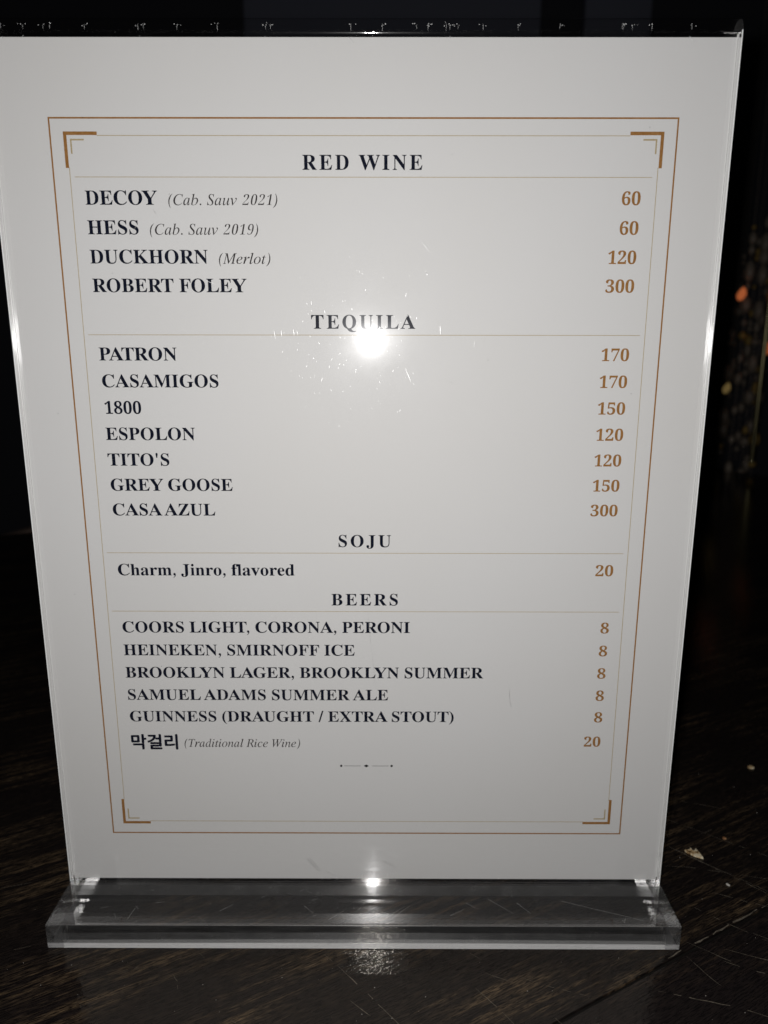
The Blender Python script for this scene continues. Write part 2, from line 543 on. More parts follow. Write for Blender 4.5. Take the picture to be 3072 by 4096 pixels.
def pick_base(n, c):
    if max(abs(n.x), abs(n.y), abs(n.z)) < .9: return 6
    if abs(n.x) > .9: return 4
    if n.z < -.9 and c.z < 1: return 2
    if n.y < -.9 and c.y < -15: return 7 if c.z < 2.2 else 1
    if abs(n.y) > .9 and -5 < c.y < 15: return 5 if c.z < 8 and c.y < 2 else 3
    return 0
base = obj('base', extrude_profile(prof, HW + .06, pick_base, 0.14), [M_TOP, M_FRONT, M_UNDER, M_WALL_IN, M_SAWN, M_WALL_SAWN, M_BASE_ARRIS, M_LIP], holder)

M_CHIP = flat('white_acrylic_chip', (0.95, 0.95, 0.94), 0.5, 0.5)
# nicks and crazing where the sheet was bent and where it was cut: whitened flaws on the acrylic
bm = bmesh.new()
def shard(x, z, w, h, y=-0.02, lean=0.0):
    n = random.randint(4, 6)
    vs_ = []
    for k in range(n):
        t = 2*math.pi*k/n
        rr = random.uniform(.5, 1.0)
        vs_.append(bm.verts.new(((x + lean*math.sin(t)*h + w*rr*math.cos(t))*MM, y*MM, (z + h*rr*math.sin(t))*MM)))
    bm.faces.new(vs_)
for k in range(26):      # crazing along the top bend
    x = random.uniform(-106, 106)
    for j in range(random.randint(2, 6)):
        shard(x + random.gauss(0, .8), 289.9 + random.gauss(0, .22), random.uniform(.08, .2), random.uniform(.07, .14), -0.03)
    shard(x, 289.3, .03, random.uniform(.8, 1.4), -0.03)
    if random.random() < .6:
        shard(x + random.uniform(-.3, .3), 286.6 + random.uniform(-.8, .6), .05, random.uniform(.3, .9), -0.02, random.uniform(-.8, .8))
for k in range(20):      # and along the foot
    x = random.gauss(0, 42)
    shard(x, 11.6 + random.gauss(0, .2), .09, random.uniform(.7, 1.5), -0.02)
    shard(x + random.gauss(0, .1), 12.9 + random.gauss(0, .2), .22, .16, -0.02)
for k in range(16):
    shard(-105.2 + random.gauss(0, .9), 12.9 + random.gauss(0, .35), random.uniform(.15, .4), random.uniform(.1, .25))
    shard(105 + random.gauss(0, 1.2), 12.6 + random.gauss(0, .35), random.uniform(.1, .3), random.uniform(.08, .2))
tag(obj('chipped_flaws', mesh_of(bm), M_CHIP, sleeve), kind='stuff')
bm = bmesh.new()
for k in range(230):     # wiped-in scuffs around the middle of the sheet
    x, z = random.gauss(-4, 24), 205 + random.gauss(-8, 20)
    if abs(x) > 95: continue
    shard(x, z, random.uniform(.025, .055), random.uniform(.06, .45)*(2.2 if random.random() < .12 else 1), -0.02, random.uniform(-.7, .7))
def stroke(x0, z0, x1, z1, w):
    d = Vector((x1 - x0, z1 - z0)); n_ = Vector((-d.y, d.x)).normalized()*w/2
    bm.faces.new([bm.verts.new((px*MM, -.02*MM, pz*MM)) for px, pz in ((x0+n_.x*.4, z0+n_.y*.4), ((x0+x1)/2+n_.x, (z0+z1)/2+n_.y), (x1+n_.x*.3, z1+n_.y*.3), (x1-n_.x*.3, z1-n_.y*.3), ((x0+x1)/2-n_.x, (z0+z1)/2-n_.y), (x0-n_.x*.4, z0-n_.y*.4))])
for a in [(-21.1, 19.6, -16.8, 14.1, .14), (-20.2, 20.0, -16.1, 14.3, .12), (-14, 14, -11, 12.2, .16), (104, 21.4, 108, 21.9, .16), (105, 20.8, 107.6, 20.9, .12),
          (-62, 241, -61, 239.4, .08), (49.9, 86.7, 50.2, 82, .07), (50.2, 82, 50.9, 79.7, .06), (1.4, 114.3, 2.6, 100, .04), (2.8, 100, 3.9, 87.1, .04), (-27, 206.2, -26.6, 203.4, .10), (-24.8, 205.8, -24.6, 204.2, .09),
          (-21, 206.4, -20.8, 204.6, .10), (-20, 206, -19.6, 204.9, .08), (-42.2, 200.5, -41.4, 199.2, .09), (-37.5, 198.5, -36.6, 197.2, .09), (24, 207.5, 24.2, 205, .09), (13.5, 194.6, 15.2, 190.6, .06),
          (34.8, 203.2, 34.6, 201.2, .07), (-47, 220.6, -44, 219.6, .10), (-40, 219, -37.5, 217.6, .10), (-69.5, 232.5, -66.5, 237.5, .04), (34, 182, 36, 179.8, .05), (18, 232, 20.5, 229, .05)]:
    stroke(*a)
for k in range(14):
    x = 6 + k*.35 + random.uniform(-.2, .2); z = 19 - k*.2 + random.uniform(-.4, .4)
    stroke(x, z, x + .5, z - .5, .07)
for k in range(60):
    shard(random.uniform(-100, 100), random.uniform(18, 285), random.uniform(.03, .06), random.uniform(.03, .08), -0.02)
tag(obj('scuff_marks', mesh_of(bm), M_NICK, sleeve), kind='stuff')
bm = bmesh.new()
def scr3(x0, y0, x1, y1, w=.06):
    d = Vector((x1-x0, y1-y0)); nn = Vector((-d.y, d.x)).normalized()*w/2
    z = ZB + 0.02
    bm.faces.new([bm.verts.new((px*MM, py*MM, z*MM)) for px, py in ((x0+nn.x, y0+nn.y), (x1+nn.x*.4, y1+nn.y*.4), (x1-nn.x*.4, y1-nn.y*.4), (x0-nn.x, y0-nn.y))])
for a in [(-21, -11.5, -17.5, -15), (8, -17, 14, -12), (10, -17, 16, -11.6), (44, -8, 52, -15), (54, -10, 58, -15), (36, -10, 40, -13),
          (-80, -12, -78.5, -13.5), (-80, -13, -81, -18), (-92, -13, -89.5, -12), (30, -16, 35, -13), (-50, -14, -46, -11), (-12, -18, -7, -14), (70, -9, 96, -18)]:
    scr3(*a)
for k in range(40):
    x, y = random.uniform(-104, 104), random.uniform(-20, -1.5)
    a = random.uniform(0, 3.1); l = random.uniform(.4, 2.2)
    scr3(x, max(-20.2, min(-.8, y)), x + l*math.cos(a), max(-20.2, min(-.8, y + l*math.sin(a))), .04)
tag(obj('scuff_marks', mesh_of(bm), M_NICK, base), kind='stuff')

# ------------------------------------------------------------------ the printed menu sheet
GLYPHS = {
    'b': {
        '0': (500, '302 -9 250 -9 196 -9 153 5 121 34 89 62 65 103 51 154 37 206 30 267 30 336 30 405 37 466 51 517 65 568 89 608 121 636 153 664 196 678 251 678 303 678 345 664 377 636 409 608 432 568 447 516 462 465 470 404 470 335 470 266 462 205 447 154 432 103 409 62 377 34 344 5|218 51 250 51 284 51 306 76 316 126 326 176 331 246 331 335 331 424 326 494 316 543 306 592 284 617 251 617 218 617 196 592 185 543 174 494 169 424 169 335 169 246 174 176 185 126 196 76'),
        '1': (500, '210 0 87 0 87 17 87 33 87 50 111 50 136 50 160 50 176 50 187 54 194 63 201 71 205 87 205 110 205 267 205 423 205 579 182 551 162 527 144 509 125 491 107 482 89 482 75 482 63 488 53 501 43 513 38 530 38 551 55 556 76 564 98 574 120 584 146 600 175 623 196 640 217 656 238 672 271 672 305 672 338 672 338 485 338 298 338 110 338 91 341 76 347 66 353 55 365 50 384 50 408 50 432 50 456 50 456 33 456 17 456 0 333 0'),
        '2': (500, '172 0 31 0 31 32 31 64 31 96 75 144 120 191 164 238 201 277 229 312 249 342 268 372 282 400 290 428 298 455 301 485 301 518 301 553 295 579 283 596 270 612 253 621 232 621 201 621 180 607 168 580 155 553 149 512 149 459 115 459 88 466 67 480 45 494 35 518 35 551 35 574 42 595 57 614 71 633 93 649 123 660 152 672 188 678 232 678 298 678 349 664 384 636 419 608 436 570 436 522 436 500 433 479 425 459 418 438 405 416 388 391 371 367 347 339 318 307 288 274 250 236 206 192 176 162 146 133 116 103 186 103 255 103 325 103 343 103 359 109 372 120 385 131 394 147 399 168 401 177 404 187 406 197 424 197 441 197 459 197 457 131 456 66 454 0 313 0'),
        '3': (500, '248 -9 217 -9 173 -9 136 -4 108 7 79 17 59 31 45 48 32 65 25 84 25 103 25 127 33 145 48 157 63 170 81 176 101 176 101 136 111 106 131 86 152 66 178 56 211 56 231 56 249 60 266 68 282 76 296 90 306 110 316 130 321 158 321 194 321 229 309 259 285 282 261 305 227 316 182 316 164 316 145 316 127 316 127 336 127 355 127 374 147 374 166 374 186 374 225 374 253 387 272 412 290 438 300 471 300 512 300 546 293 572 281 592 268 611 250 621 225 621 204 621 188 614 177 600 166 586 158 567 154 545 150 523 148 500 148 476 112 476 83 482 63 496 42 509 32 530 32 559 32 592 49 620 82 643 116 666 165 678 230 678 294 678 344 664 381 638 418 611 436 574 436 525 436 483 423 448 397 420 371 391 338 370 300 357 323 352 348 344 372 332 397 320 417 303 434 280 451 258 459 229 459 193 459 155 452 123 439 97 425 71 407 50 384 35 361 19 335 8 307 1 278 -6'),
        '4': (500, '266 0 161 0 161 17 161 33 161 50 169 50 178 50 186 50 206 50 224 54 238 61 252 69 259 88 259 117 259 136 259 155 259 174 177 174 94 174 12 174 12 193 12 212 12 231 96 377 181 523 266 668 307 668 349 668 390 668 390 524 390 380 390 236 421 236 452 236 483 236 483 215 483 195 483 174 452 174 421 174 390 174 390 155 390 136 390 117 390 88 397 69 411 61 426 54 443 50 463 50 467 50 471 50 475 50 475 33 475 17 475 0 370 0|114 305 74 236 136 236 198 236 259 236 259 290 259 345 259 400 259 427 260 457 261 489 262 520 263 551 266 579 263 572 258 562 252 549 246 537 239 524 231 510 224 496 217 483 210 471 204 459 199 450 195 445 155 375'),
        '5': (500, '246 -9 219 -9 174 -9 139 -4 112 7 85 18 66 32 54 49 42 66 36 85 36 104 36 126 42 142 55 153 69 163 86 168 107 168 107 151 110 134 117 116 123 99 133 84 148 73 162 62 181 56 206 56 225 56 244 61 260 70 277 79 290 94 301 116 311 138 316 168 316 206 316 253 305 288 284 310 263 333 233 344 194 344 171 344 153 343 138 339 123 336 109 332 95 328 81 333 67 339 54 344 63 452 73 560 82 668 195 668 308 668 420 668 422 612 423 555 425 498 408 498 391 498 374 498 371 509 369 519 367 530 364 541 360 550 355 556 350 562 340 565 326 565 264 565 202 565 140 565 135 508 130 450 125 392 135 396 149 399 168 402 186 405 205 406 224 406 293 406 348 390 390 356 432 323 453 273 453 206 453 165 446 131 432 104 418 76 399 54 376 38 353 21 328 9 301 2 273 -6'),
        '6': (500, '330 -9 262 -9 218 -9 179 2 146 25 112 48 86 83 68 130 49 177 40 237 40 309 40 361 45 409 56 454 66 498 82 537 103 571 124 604 150 630 182 649 215 668 252 678 295 678 334 678 365 673 388 663 411 654 427 641 438 625 448 610 453 593 453 575 453 555 445 538 429 524 413 509 386 502 346 502 346 520 345 539 341 558 338 577 332 592 324 604 315 616 303 622 287 622 252 622 224 601 203 558 182 516 170 455 166 375 178 384 194 392 214 399 234 406 259 410 290 410 344 410 387 393 420 359 452 325 469 277 469 216 469 149 451 95 416 53 381 12|237 52 265 52 287 52 305 65 319 89 332 114 339 153 339 207 339 257 332 294 317 318 302 341 282 353 257 353 241 353 223 348 205 338 187 329 174 319 166 308 167 218 177 153 195 113 214 73'),
        '7': (500, '173 0 148 0 227 189 306 378 386 566 307 566 229 566 150 566 119 566 102 550 98 519 97 503 95 487 93 472 75 472 57 472 39 472 41 537 42 603 44 668 186 668 328 668 470 668 470 653 470 638 470 622 388 415 306 207 224 0 198 0'),
        '8': (500, '316 -9 244 -9 195 -9 154 -1 122 15 89 31 66 53 50 80 35 107 27 137 27 170 27 211 39 244 63 269 87 294 119 317 158 338 123 360 95 384 76 412 57 439 47 471 47 507 47 537 54 564 67 590 80 616 102 637 132 653 163 670 204 678 255 678 318 678 366 662 398 631 429 600 445 561 445 514 445 476 435 447 413 425 391 403 362 382 325 362 378 335 417 307 439 278 462 249 473 215 473 177 473 118 453 73 413 40 373 7|239 409 270 394 292 407 308 423 318 442 328 461 333 485 333 516 333 534 330 551 323 567 317 583 308 597 296 608 283 618 268 623 250 623 225 623 206 613 193 593 180 574 174 549 174 519 174 486 182 461 199 443 215 425|218 44 249 44 279 44 303 55 322 77 340 99 349 127 349 161 349 192 339 217 318 237 297 258 264 279 218 300 198 287 181 269 168 248 154 227 148 200 148 167 148 130 157 101 175 78 194 55'),
        '9': (500, '249 -9 203 -9 167 -9 139 -4 117 6 96 16 80 30 71 46 61 62 56 79 56 96 56 110 60 122 67 131 74 140 85 147 100 150 109 122 121 98 138 79 154 59 178 50 208 50 285 50 327 140 334 321 321 303 304 288 283 276 262 264 236 257 207 257 155 257 113 274 81 307 48 340 31 388 31 451 31 496 40 536 56 570 72 604 96 630 127 649 157 668 194 678 236 678 280 678 318 667 352 645 385 623 411 589 431 543 450 497 460 437 460 363 460 312 455 264 445 219 436 173 421 134 400 100 380 66 353 39 321 20 288 0|189 325 245 325 266 325 284 331 299 342 314 354 325 369 334 388 333 467 324 525 308 561 291 597 269 615 242 615 216 615 196 602 182 575 168 549 161 509 161 457 161 369'),
        'A': (722, '61 0 -14 0 -14 9 -14 17 -14 26 7 26 25 32 39 44 53 55 67 76 81 107 168 295 254 483 341 671 351 671 361 670 371 670 459 488 547 306 635 125 652 90 667 65 680 49 692 34 710 26 733 26 733 17 733 9 733 0 615 0 497 0 379 0 379 9 379 17 379 26 439 26 469 39 469 66 469 75 463 92 451 117 440 141 429 166 418 190 335 190 253 190 171 190 157 161 144 131 130 102 128 97 126 91 125 85 124 78 123 73 123 70 123 41 150 26 204 26 207 26 209 26 211 26 211 17 211 9 211 0 136 0|223 307 188 231 258 231 329 231 400 231 364 307 328 383 292 459 257 383'),
        'B': (667, '136 0 24 0 24 8 24 17 24 25 59 26 82 34 94 46 106 59 112 83 112 118 112 256 112 393 112 531 112 558 110 579 104 594 99 608 90 618 77 623 64 629 46 631 23 631 23 639 23 647 23 655 126 655 229 655 332 655 509 655 597 605 597 505 597 425 542 376 432 356 564 332 631 277 631 189 631 130 607 83 559 50 512 17 445 0 358 0 247 0|274 429 274 363 277 363 280 363 283 363 337 363 375 372 397 392 418 412 429 447 429 497 429 541 421 573 406 594 390 614 364 625 326 625 303 625 289 620 283 611 277 603 274 587 274 563 274 496|311 35 334 35 378 35 409 47 427 71 444 94 453 132 453 185 453 238 441 276 418 299 394 321 354 333 298 333 290 333 282 333 274 333 274 253 274 173 274 94 274 72 279 57 287 48 295 39'),
        'C': (722, '521 -15 396 -15 327 -15 265 -1 212 29 158 58 116 98 86 150 56 202 40 262 40 329 40 395 56 454 86 505 117 556 160 597 214 626 268 655 330 670 400 670 447 670 502 658 567 633 577 629 587 626 598 626 623 626 639 641 646 670 655 670 664 670 673 670 673 595 673 519 673 444 665 444 656 444 647 444 624 504 591 551 550 586 508 621 461 638 409 638 284 638 222 534 222 326 222 131 291 34 429 34 470 34 511 44 552 64 593 85 629 114 661 153 671 144 680 136 690 128 619 32'),
        'D': (722, '130 0 29 0 29 8 29 17 29 25 60 26 81 32 91 43 102 53 108 74 108 107 108 251 108 395 108 539 108 577 101 602 89 613 76 625 53 631 22 631 22 639 22 647 22 655 122 655 222 655 323 655 440 655 529 627 590 570 651 514 682 433 682 328 682 109 565 0 333 0 232 0|300 35 324 35 388 35 435 59 465 108 496 156 511 230 511 330 511 526 449 624 325 624 300 624 284 619 276 610 269 600 265 582 265 554 265 404 265 254 265 103 265 76 269 58 276 49 284 39'),
        'E': (667, '217 0 21 0 21 8 21 16 21 24 57 24 81 30 94 43 107 55 114 78 114 112 114 252 114 391 114 531 114 573 107 600 94 612 81 625 57 631 24 631 24 639 24 647 24 655 217 655 410 655 602 655 602 590 602 525 602 460 594 460 587 460 579 460 571 520 549 562 513 585 478 608 423 620 350 620 328 620 312 619 302 616 291 614 284 609 281 600 277 591 276 577 276 559 276 490 276 422 276 354 281 354 287 354 292 354 337 354 370 365 391 387 412 409 427 446 435 497 443 497 451 497 459 497 459 388 459 279 459 170 451 170 442 170 434 170 430 209 423 239 412 261 401 283 385 298 363 307 342 316 314 320 280 320 278 320 277 320 276 320 276 246 276 171 276 97 276 73 280 57 290 50 299 43 319 40 348 40 397 40 439 45 473 56 507 66 536 84 560 108 583 132 603 165 620 206 630 206 639 206 649 206 635 137 621 69 607 0 412 0'),
        'F': (611, '145 0 23 0 23 8 23 17 23 25 59 28 82 35 94 48 107 61 113 85 113 121 113 260 113 400 113 539 113 574 106 597 93 609 80 621 56 628 21 631 21 639 21 647 21 655 212 655 404 655 595 655 595 590 595 525 595 460 587 460 579 460 570 460 564 500 552 532 537 555 521 578 499 595 468 605 438 616 398 621 347 621 327 621 312 620 302 618 291 617 284 613 281 606 277 600 275 589 275 573 275 501 275 428 275 356 279 356 283 356 287 356 332 356 365 367 387 389 408 411 423 448 429 499 438 499 448 499 457 499 457 389 457 280 457 170 448 170 439 170 430 170 424 227 409 266 388 289 366 311 332 322 285 322 282 322 278 322 275 322 275 253 275 185 275 116 275 93 278 75 284 61 289 48 300 39 317 34 333 29 357 26 388 25 388 17 388 8 388 0 266 0'),
        'G': (778, '503 -15 411 -15 337 -15 272 0 217 28 161 56 119 96 88 148 57 199 42 260 42 330 42 397 57 456 88 507 119 558 160 597 214 626 267 655 327 670 394 670 448 670 505 658 566 634 576 630 586 627 594 627 605 627 615 631 622 638 628 644 635 655 642 670 651 670 661 670 670 670 670 594 670 519 670 443 661 443 652 443 643 443 629 482 610 516 586 545 562 574 534 597 504 613 474 630 443 638 410 638 285 638 223 535 223 328 223 227 241 150 276 97 311 45 359 18 422 18 461 18 488 25 503 39 517 53 525 74 525 102 525 130 525 157 525 184 525 214 518 234 504 245 491 256 463 261 422 262 422 270 422 277 422 285 537 285 652 285 767 285 767 277 767 270 767 262 733 261 711 256 700 246 689 235 683 215 683 185 683 137 683 89 683 42 593 4'),
        'H': (778, '135 0 23 0 23 8 23 17 23 25 58 26 81 33 93 45 105 58 111 81 111 116 111 259 111 402 111 545 111 576 105 598 92 610 80 622 57 629 24 631 24 639 24 647 24 655 136 655 248 655 360 655 360 647 360 639 360 631 335 629 316 626 304 622 291 617 282 609 278 597 273 586 271 568 271 545 271 484 271 422 271 361 350 361 429 361 508 361 508 422 508 484 508 545 508 568 506 586 502 597 498 609 489 617 476 622 464 626 445 629 419 631 419 639 419 647 419 655 531 655 643 655 754 655 754 647 754 639 754 631 719 629 696 622 685 611 674 599 668 577 668 545 668 402 668 259 668 116 668 84 674 61 686 47 697 34 720 26 754 25 754 17 754 8 754 0 643 0 531 0 419 0 419 8 419 17 419 25 453 26 477 33 489 44 502 55 508 79 508 116 508 183 508 251 508 318 429 318 350 318 271 318 271 251 271 183 271 116 271 81 277 58 289 45 301 33 324 26 360 25 360 17 360 8 360 0 247 0'),
        'I': (389, '136 0 20 0 20 8 20 17 20 25 53 28 77 35 91 46 105 57 112 78 112 108 112 258 112 407 112 557 112 587 106 606 94 615 82 625 57 630 20 631 20 639 20 647 20 655 135 655 250 655 365 655 365 647 365 639 365 631 330 630 305 625 292 615 279 606 273 587 273 557 273 408 273 260 273 111 273 91 275 75 280 64 284 52 294 44 307 38 321 32 341 28 367 25 367 17 367 8 367 0 251 0'),
        'J': (500, '312 -94 165 -94 132 -94 103 -88 78 -77 52 -66 32 -51 17 -32 2 -13 -5 9 -5 33 -5 56 2 74 16 87 30 101 47 107 67 107 89 107 106 101 120 89 133 77 140 60 140 40 140 25 136 12 128 -2 120 -15 116 -24 116 -28 116 -48 130 -58 159 -58 184 -58 201 -51 210 -36 219 -21 224 1 224 31 224 197 224 362 224 528 224 554 221 575 215 589 210 603 200 613 185 619 170 625 148 629 120 631 120 639 120 647 120 655 238 655 357 655 476 655 476 647 476 639 476 631 451 629 432 626 419 620 406 615 397 605 393 591 388 577 386 556 386 528 386 394 386 261 386 128 386 -20'),
        'K': (778, '140 0 25 0 25 8 25 17 25 25 60 26 84 33 96 45 109 58 115 81 115 116 115 259 115 402 115 545 115 576 108 598 96 611 83 623 60 630 26 631 26 639 26 647 26 655 140 655 255 655 370 655 370 647 370 639 370 631 344 629 325 626 312 622 299 617 290 609 286 597 281 586 278 568 278 545 278 476 278 406 278 336 349 403 419 471 489 538 517 564 531 586 531 602 531 622 502 631 443 631 443 639 443 647 443 655 542 655 641 655 740 655 740 647 740 639 740 631 736 631 731 631 727 631 668 631 601 594 525 519 488 483 450 446 413 410 510 296 608 181 706 67 719 53 731 42 742 36 754 29 770 26 791 25 791 17 791 8 791 0 670 0 549 0 428 0 428 8 428 17 428 25 443 25 456 25 466 26 477 27 485 28 490 30 503 34 509 41 509 49 509 59 500 74 482 95 423 166 363 237 304 307 296 300 287 293 278 285 278 229 278 172 278 116 278 81 285 58 297 45 309 33 333 26 370 25 370 17 370 8 370 0 255 0'),
        'L': (667, '225 0 24 0 24 8 24 17 24 25 61 26 85 33 98 45 110 58 117 81 117 116 117 259 117 402 117 545 117 577 110 600 97 611 84 623 60 630 25 631 25 639 25 647 25 655 147 655 269 655 391 655 391 647 391 639 391 631 363 631 341 629 326 625 310 620 300 612 294 599 288 587 285 569 285 545 285 403 285 261 285 119 285 96 286 79 290 68 293 56 301 49 312 45 324 41 342 40 366 40 416 40 458 45 492 57 526 69 555 88 578 115 602 141 622 177 640 222 649 222 659 222 668 222 655 148 641 74 628 0 427 0'),
        'M': (944, '98 0 21 0 21 8 21 17 21 25 54 26 78 33 92 45 105 58 112 81 112 114 112 259 112 405 112 550 112 571 110 587 105 598 100 609 91 617 79 622 66 627 47 630 22 631 22 639 22 647 22 655 106 655 191 655 275 655 341 505 406 355 472 205 538 355 603 505 669 655 752 655 836 655 919 655 919 647 919 639 919 631 887 629 865 621 852 609 840 597 834 575 834 544 834 404 834 263 834 123 834 96 836 75 841 61 846 48 854 38 866 33 878 29 895 26 918 25 918 17 918 8 918 0 808 0 699 0 589 0 589 8 589 17 589 25 613 27 631 31 644 36 657 41 665 50 670 63 675 77 677 95 677 120 677 271 677 423 677 574 594 383 512 191 429 0 420 0 411 0 402 0 320 187 239 373 157 560 157 412 157 263 157 115 157 78 164 54 178 43 192 31 217 25 252 25 252 17 252 8 252 0 175 0'),
        'N': (722, '599 -15 589 -15 445 158 301 331 156 504 156 374 156 243 156 113 156 79 162 56 173 44 185 33 208 26 244 25 244 17 244 8 244 0 171 0 99 0 27 0 27 8 27 17 27 25 49 26 67 29 79 33 91 38 100 47 104 59 109 72 111 90 111 113 111 262 111 410 111 559 78 599 58 621 53 624 46 627 38 629 27 631 27 639 27 647 27 655 94 655 161 655 229 655 343 518 457 380 572 243 572 343 572 443 572 543 572 567 569 584 565 596 560 608 552 616 539 621 527 626 509 629 484 631 484 639 484 647 484 655 557 655 629 655 701 655 701 647 701 639 701 631 667 630 645 623 634 611 622 600 617 577 617 542 617 356 617 170 617 -15 608 -15'),
        'O': (778, '436 -15 386 -15 337 -15 292 -7 250 11 208 28 171 52 140 83 108 114 84 150 67 192 49 234 41 279 41 328 41 376 49 421 67 463 84 504 108 541 140 572 172 603 209 627 252 645 295 662 342 671 393 671 442 671 487 662 529 645 571 628 608 604 639 574 670 543 694 507 712 465 729 423 738 377 738 328 738 279 729 234 712 192 694 150 670 114 638 83 606 52 569 28 526 11 483 -7|338 17 392 17 505 17 562 121 562 328 562 430 546 507 515 559 483 612 440 638 385 638 272 638 215 535 215 328 215 227 231 150 263 97 294 44'),
        'P': (611, '133 0 23 0 23 8 23 17 23 25 57 26 80 33 91 45 103 58 109 81 109 116 109 259 109 402 109 545 109 576 103 598 91 610 79 622 56 629 24 631 24 639 24 647 24 655 120 655 216 655 312 655 396 655 456 648 491 633 525 619 551 599 570 572 589 546 598 514 598 478 598 423 578 379 536 346 495 312 434 296 354 296 324 296 295 296 266 296 266 236 266 176 266 116 266 81 272 58 284 45 296 33 319 26 354 25 354 17 354 8 354 0 243 0|266 412 266 331 276 331 285 331 295 331 343 331 377 342 397 364 417 385 427 422 427 474 427 524 419 561 402 585 386 609 357 621 316 621 297 621 283 617 277 610 270 603 266 591 266 573 266 492'),
        'Q': (778, '615 -166 560 -166 425 -166 330 -111 277 -1 227 16 185 40 150 72 115 104 88 142 69 186 50 229 41 277 41 328 41 376 49 421 67 463 84 504 108 541 140 572 172 603 209 627 252 645 295 662 342 671 393 671 442 671 487 662 529 645 571 628 608 604 639 574 670 543 694 507 712 465 729 423 738 377 738 328 738 250 716 182 673 123 629 65 568 24 489 0 527 -77 583 -116 659 -116 679 -116 702 -112 728 -105 730 -114 732 -123 733 -132 673 -155|339 17 393 17 506 17 563 121 563 328 563 430 547 507 515 559 484 612 440 638 385 638 272 638 215 535 215 328 215 227 231 150 263 97 295 44'),
        'R': (722, '139 0 24 0 24 8 24 17 24 25 59 26 83 33 95 45 108 58 114 81 114 116 114 259 114 402 114 545 114 576 108 598 95 610 82 622 59 629 25 631 25 639 25 647 25 655 127 655 229 655 331 655 434 655 510 641 561 613 612 585 637 541 637 481 637 402 585 348 481 322 540 239 600 156 659 73 671 56 681 44 691 37 700 29 713 25 730 25 731 25 732 25 733 25 733 17 733 8 733 0 661 0 589 0 517 0 447 102 377 204 308 306 298 306 288 306 278 306 278 242 278 179 278 116 278 81 284 58 296 45 309 33 333 26 369 25 369 17 369 8 369 0 254 0|278 409 278 336 289 336 300 336 311 336 364 336 403 348 427 372 451 395 464 432 464 483 464 575 423 621 343 621 315 621 298 616 290 608 282 600 278 582 278 555 278 482'),
        'S': (556, '70 -15 61 -15 61 65 61 146 61 227 70 227 80 227 89 227 104 157 128 105 159 72 190 38 231 21 280 21 317 21 345 31 366 52 387 72 397 98 397 129 397 171 372 205 321 230 291 245 261 260 232 275 176 302 135 332 110 364 84 395 71 433 71 478 71 517 79 551 96 580 112 608 135 631 164 647 193 663 226 671 263 671 282 671 304 669 327 664 350 660 375 653 402 645 407 644 411 642 415 641 419 641 423 640 427 640 443 640 453 650 456 671 465 671 474 671 483 671 483 600 483 530 483 459 475 459 467 459 459 459 450 495 437 527 418 554 400 581 378 602 354 617 329 632 303 640 277 640 244 640 218 631 199 614 180 597 170 574 170 547 170 522 179 501 195 484 212 468 236 451 269 436 300 422 330 407 361 393 400 374 430 355 452 335 474 315 490 294 499 271 508 247 512 221 512 191 512 150 502 114 483 83 463 52 436 28 400 11 364 -6 322 -15 274 -15 258 -15 242 -13 226 -11 210 -9 194 -5 179 1 163 7 150 11 140 14 130 16 124 17 121 17 110 17 103 15 99 10 94 5 90 -3 87 -15 78 -15'),
        'T': (667, '269 0 145 0 145 8 145 17 145 25 183 25 209 32 224 44 238 57 246 81 246 116 246 285 246 454 246 624 242 624 239 624 235 624 179 624 135 609 103 581 70 552 51 511 46 457 36 457 26 457 17 457 17 523 17 589 17 655 227 655 437 655 647 655 647 589 647 523 647 456 638 456 629 456 620 456 608 568 543 624 423 624 421 624 418 624 415 624 415 454 415 285 415 116 415 80 422 56 436 44 449 31 476 25 517 25 517 17 517 8 517 0 393 0'),
        'U': (722, '451 -18 363 -18 273 -18 208 1 167 41 127 81 107 141 107 223 107 331 107 438 107 545 107 576 101 598 89 610 77 622 55 629 22 631 22 639 22 647 22 655 132 655 242 655 353 655 353 647 353 639 353 631 328 629 310 626 297 622 284 617 276 609 271 597 267 586 265 568 265 545 265 431 265 316 265 201 265 144 276 102 298 74 320 46 355 32 403 32 518 32 575 98 575 229 575 334 575 439 575 544 575 576 569 598 557 610 544 621 519 629 482 631 482 639 482 647 482 655 553 655 624 655 695 655 695 647 695 639 695 631 665 627 645 619 635 607 625 594 620 573 620 544 620 450 620 355 620 261 620 161 599 90 557 46 515 3'),
        'W': (1000, '290 -15 279 -15 204 178 128 372 53 566 44 588 35 605 25 615 15 625 -2 631 -25 631 -25 639 -25 647 -25 655 82 655 189 655 296 655 296 647 296 639 296 631 272 631 255 627 245 622 235 616 230 606 230 591 230 577 234 559 242 537 283 431 324 326 365 220 407 316 450 412 492 508 484 530 476 552 468 574 460 597 450 611 437 618 425 625 404 629 375 631 375 639 375 647 375 655 489 655 604 655 719 655 719 647 719 639 719 631 668 631 643 618 643 593 643 585 646 573 653 556 694 450 735 345 776 239 812 336 848 434 885 532 893 555 898 573 898 585 898 602 892 613 880 620 868 626 849 630 823 631 823 639 823 647 823 655 889 655 955 655 1021 655 1021 647 1021 639 1021 631 1000 628 984 620 973 606 962 593 951 573 941 546 870 359 800 172 730 -15 720 -15 710 -15 700 -15 639 138 578 291 516 445 448 291 379 138 311 -15 300 -15'),
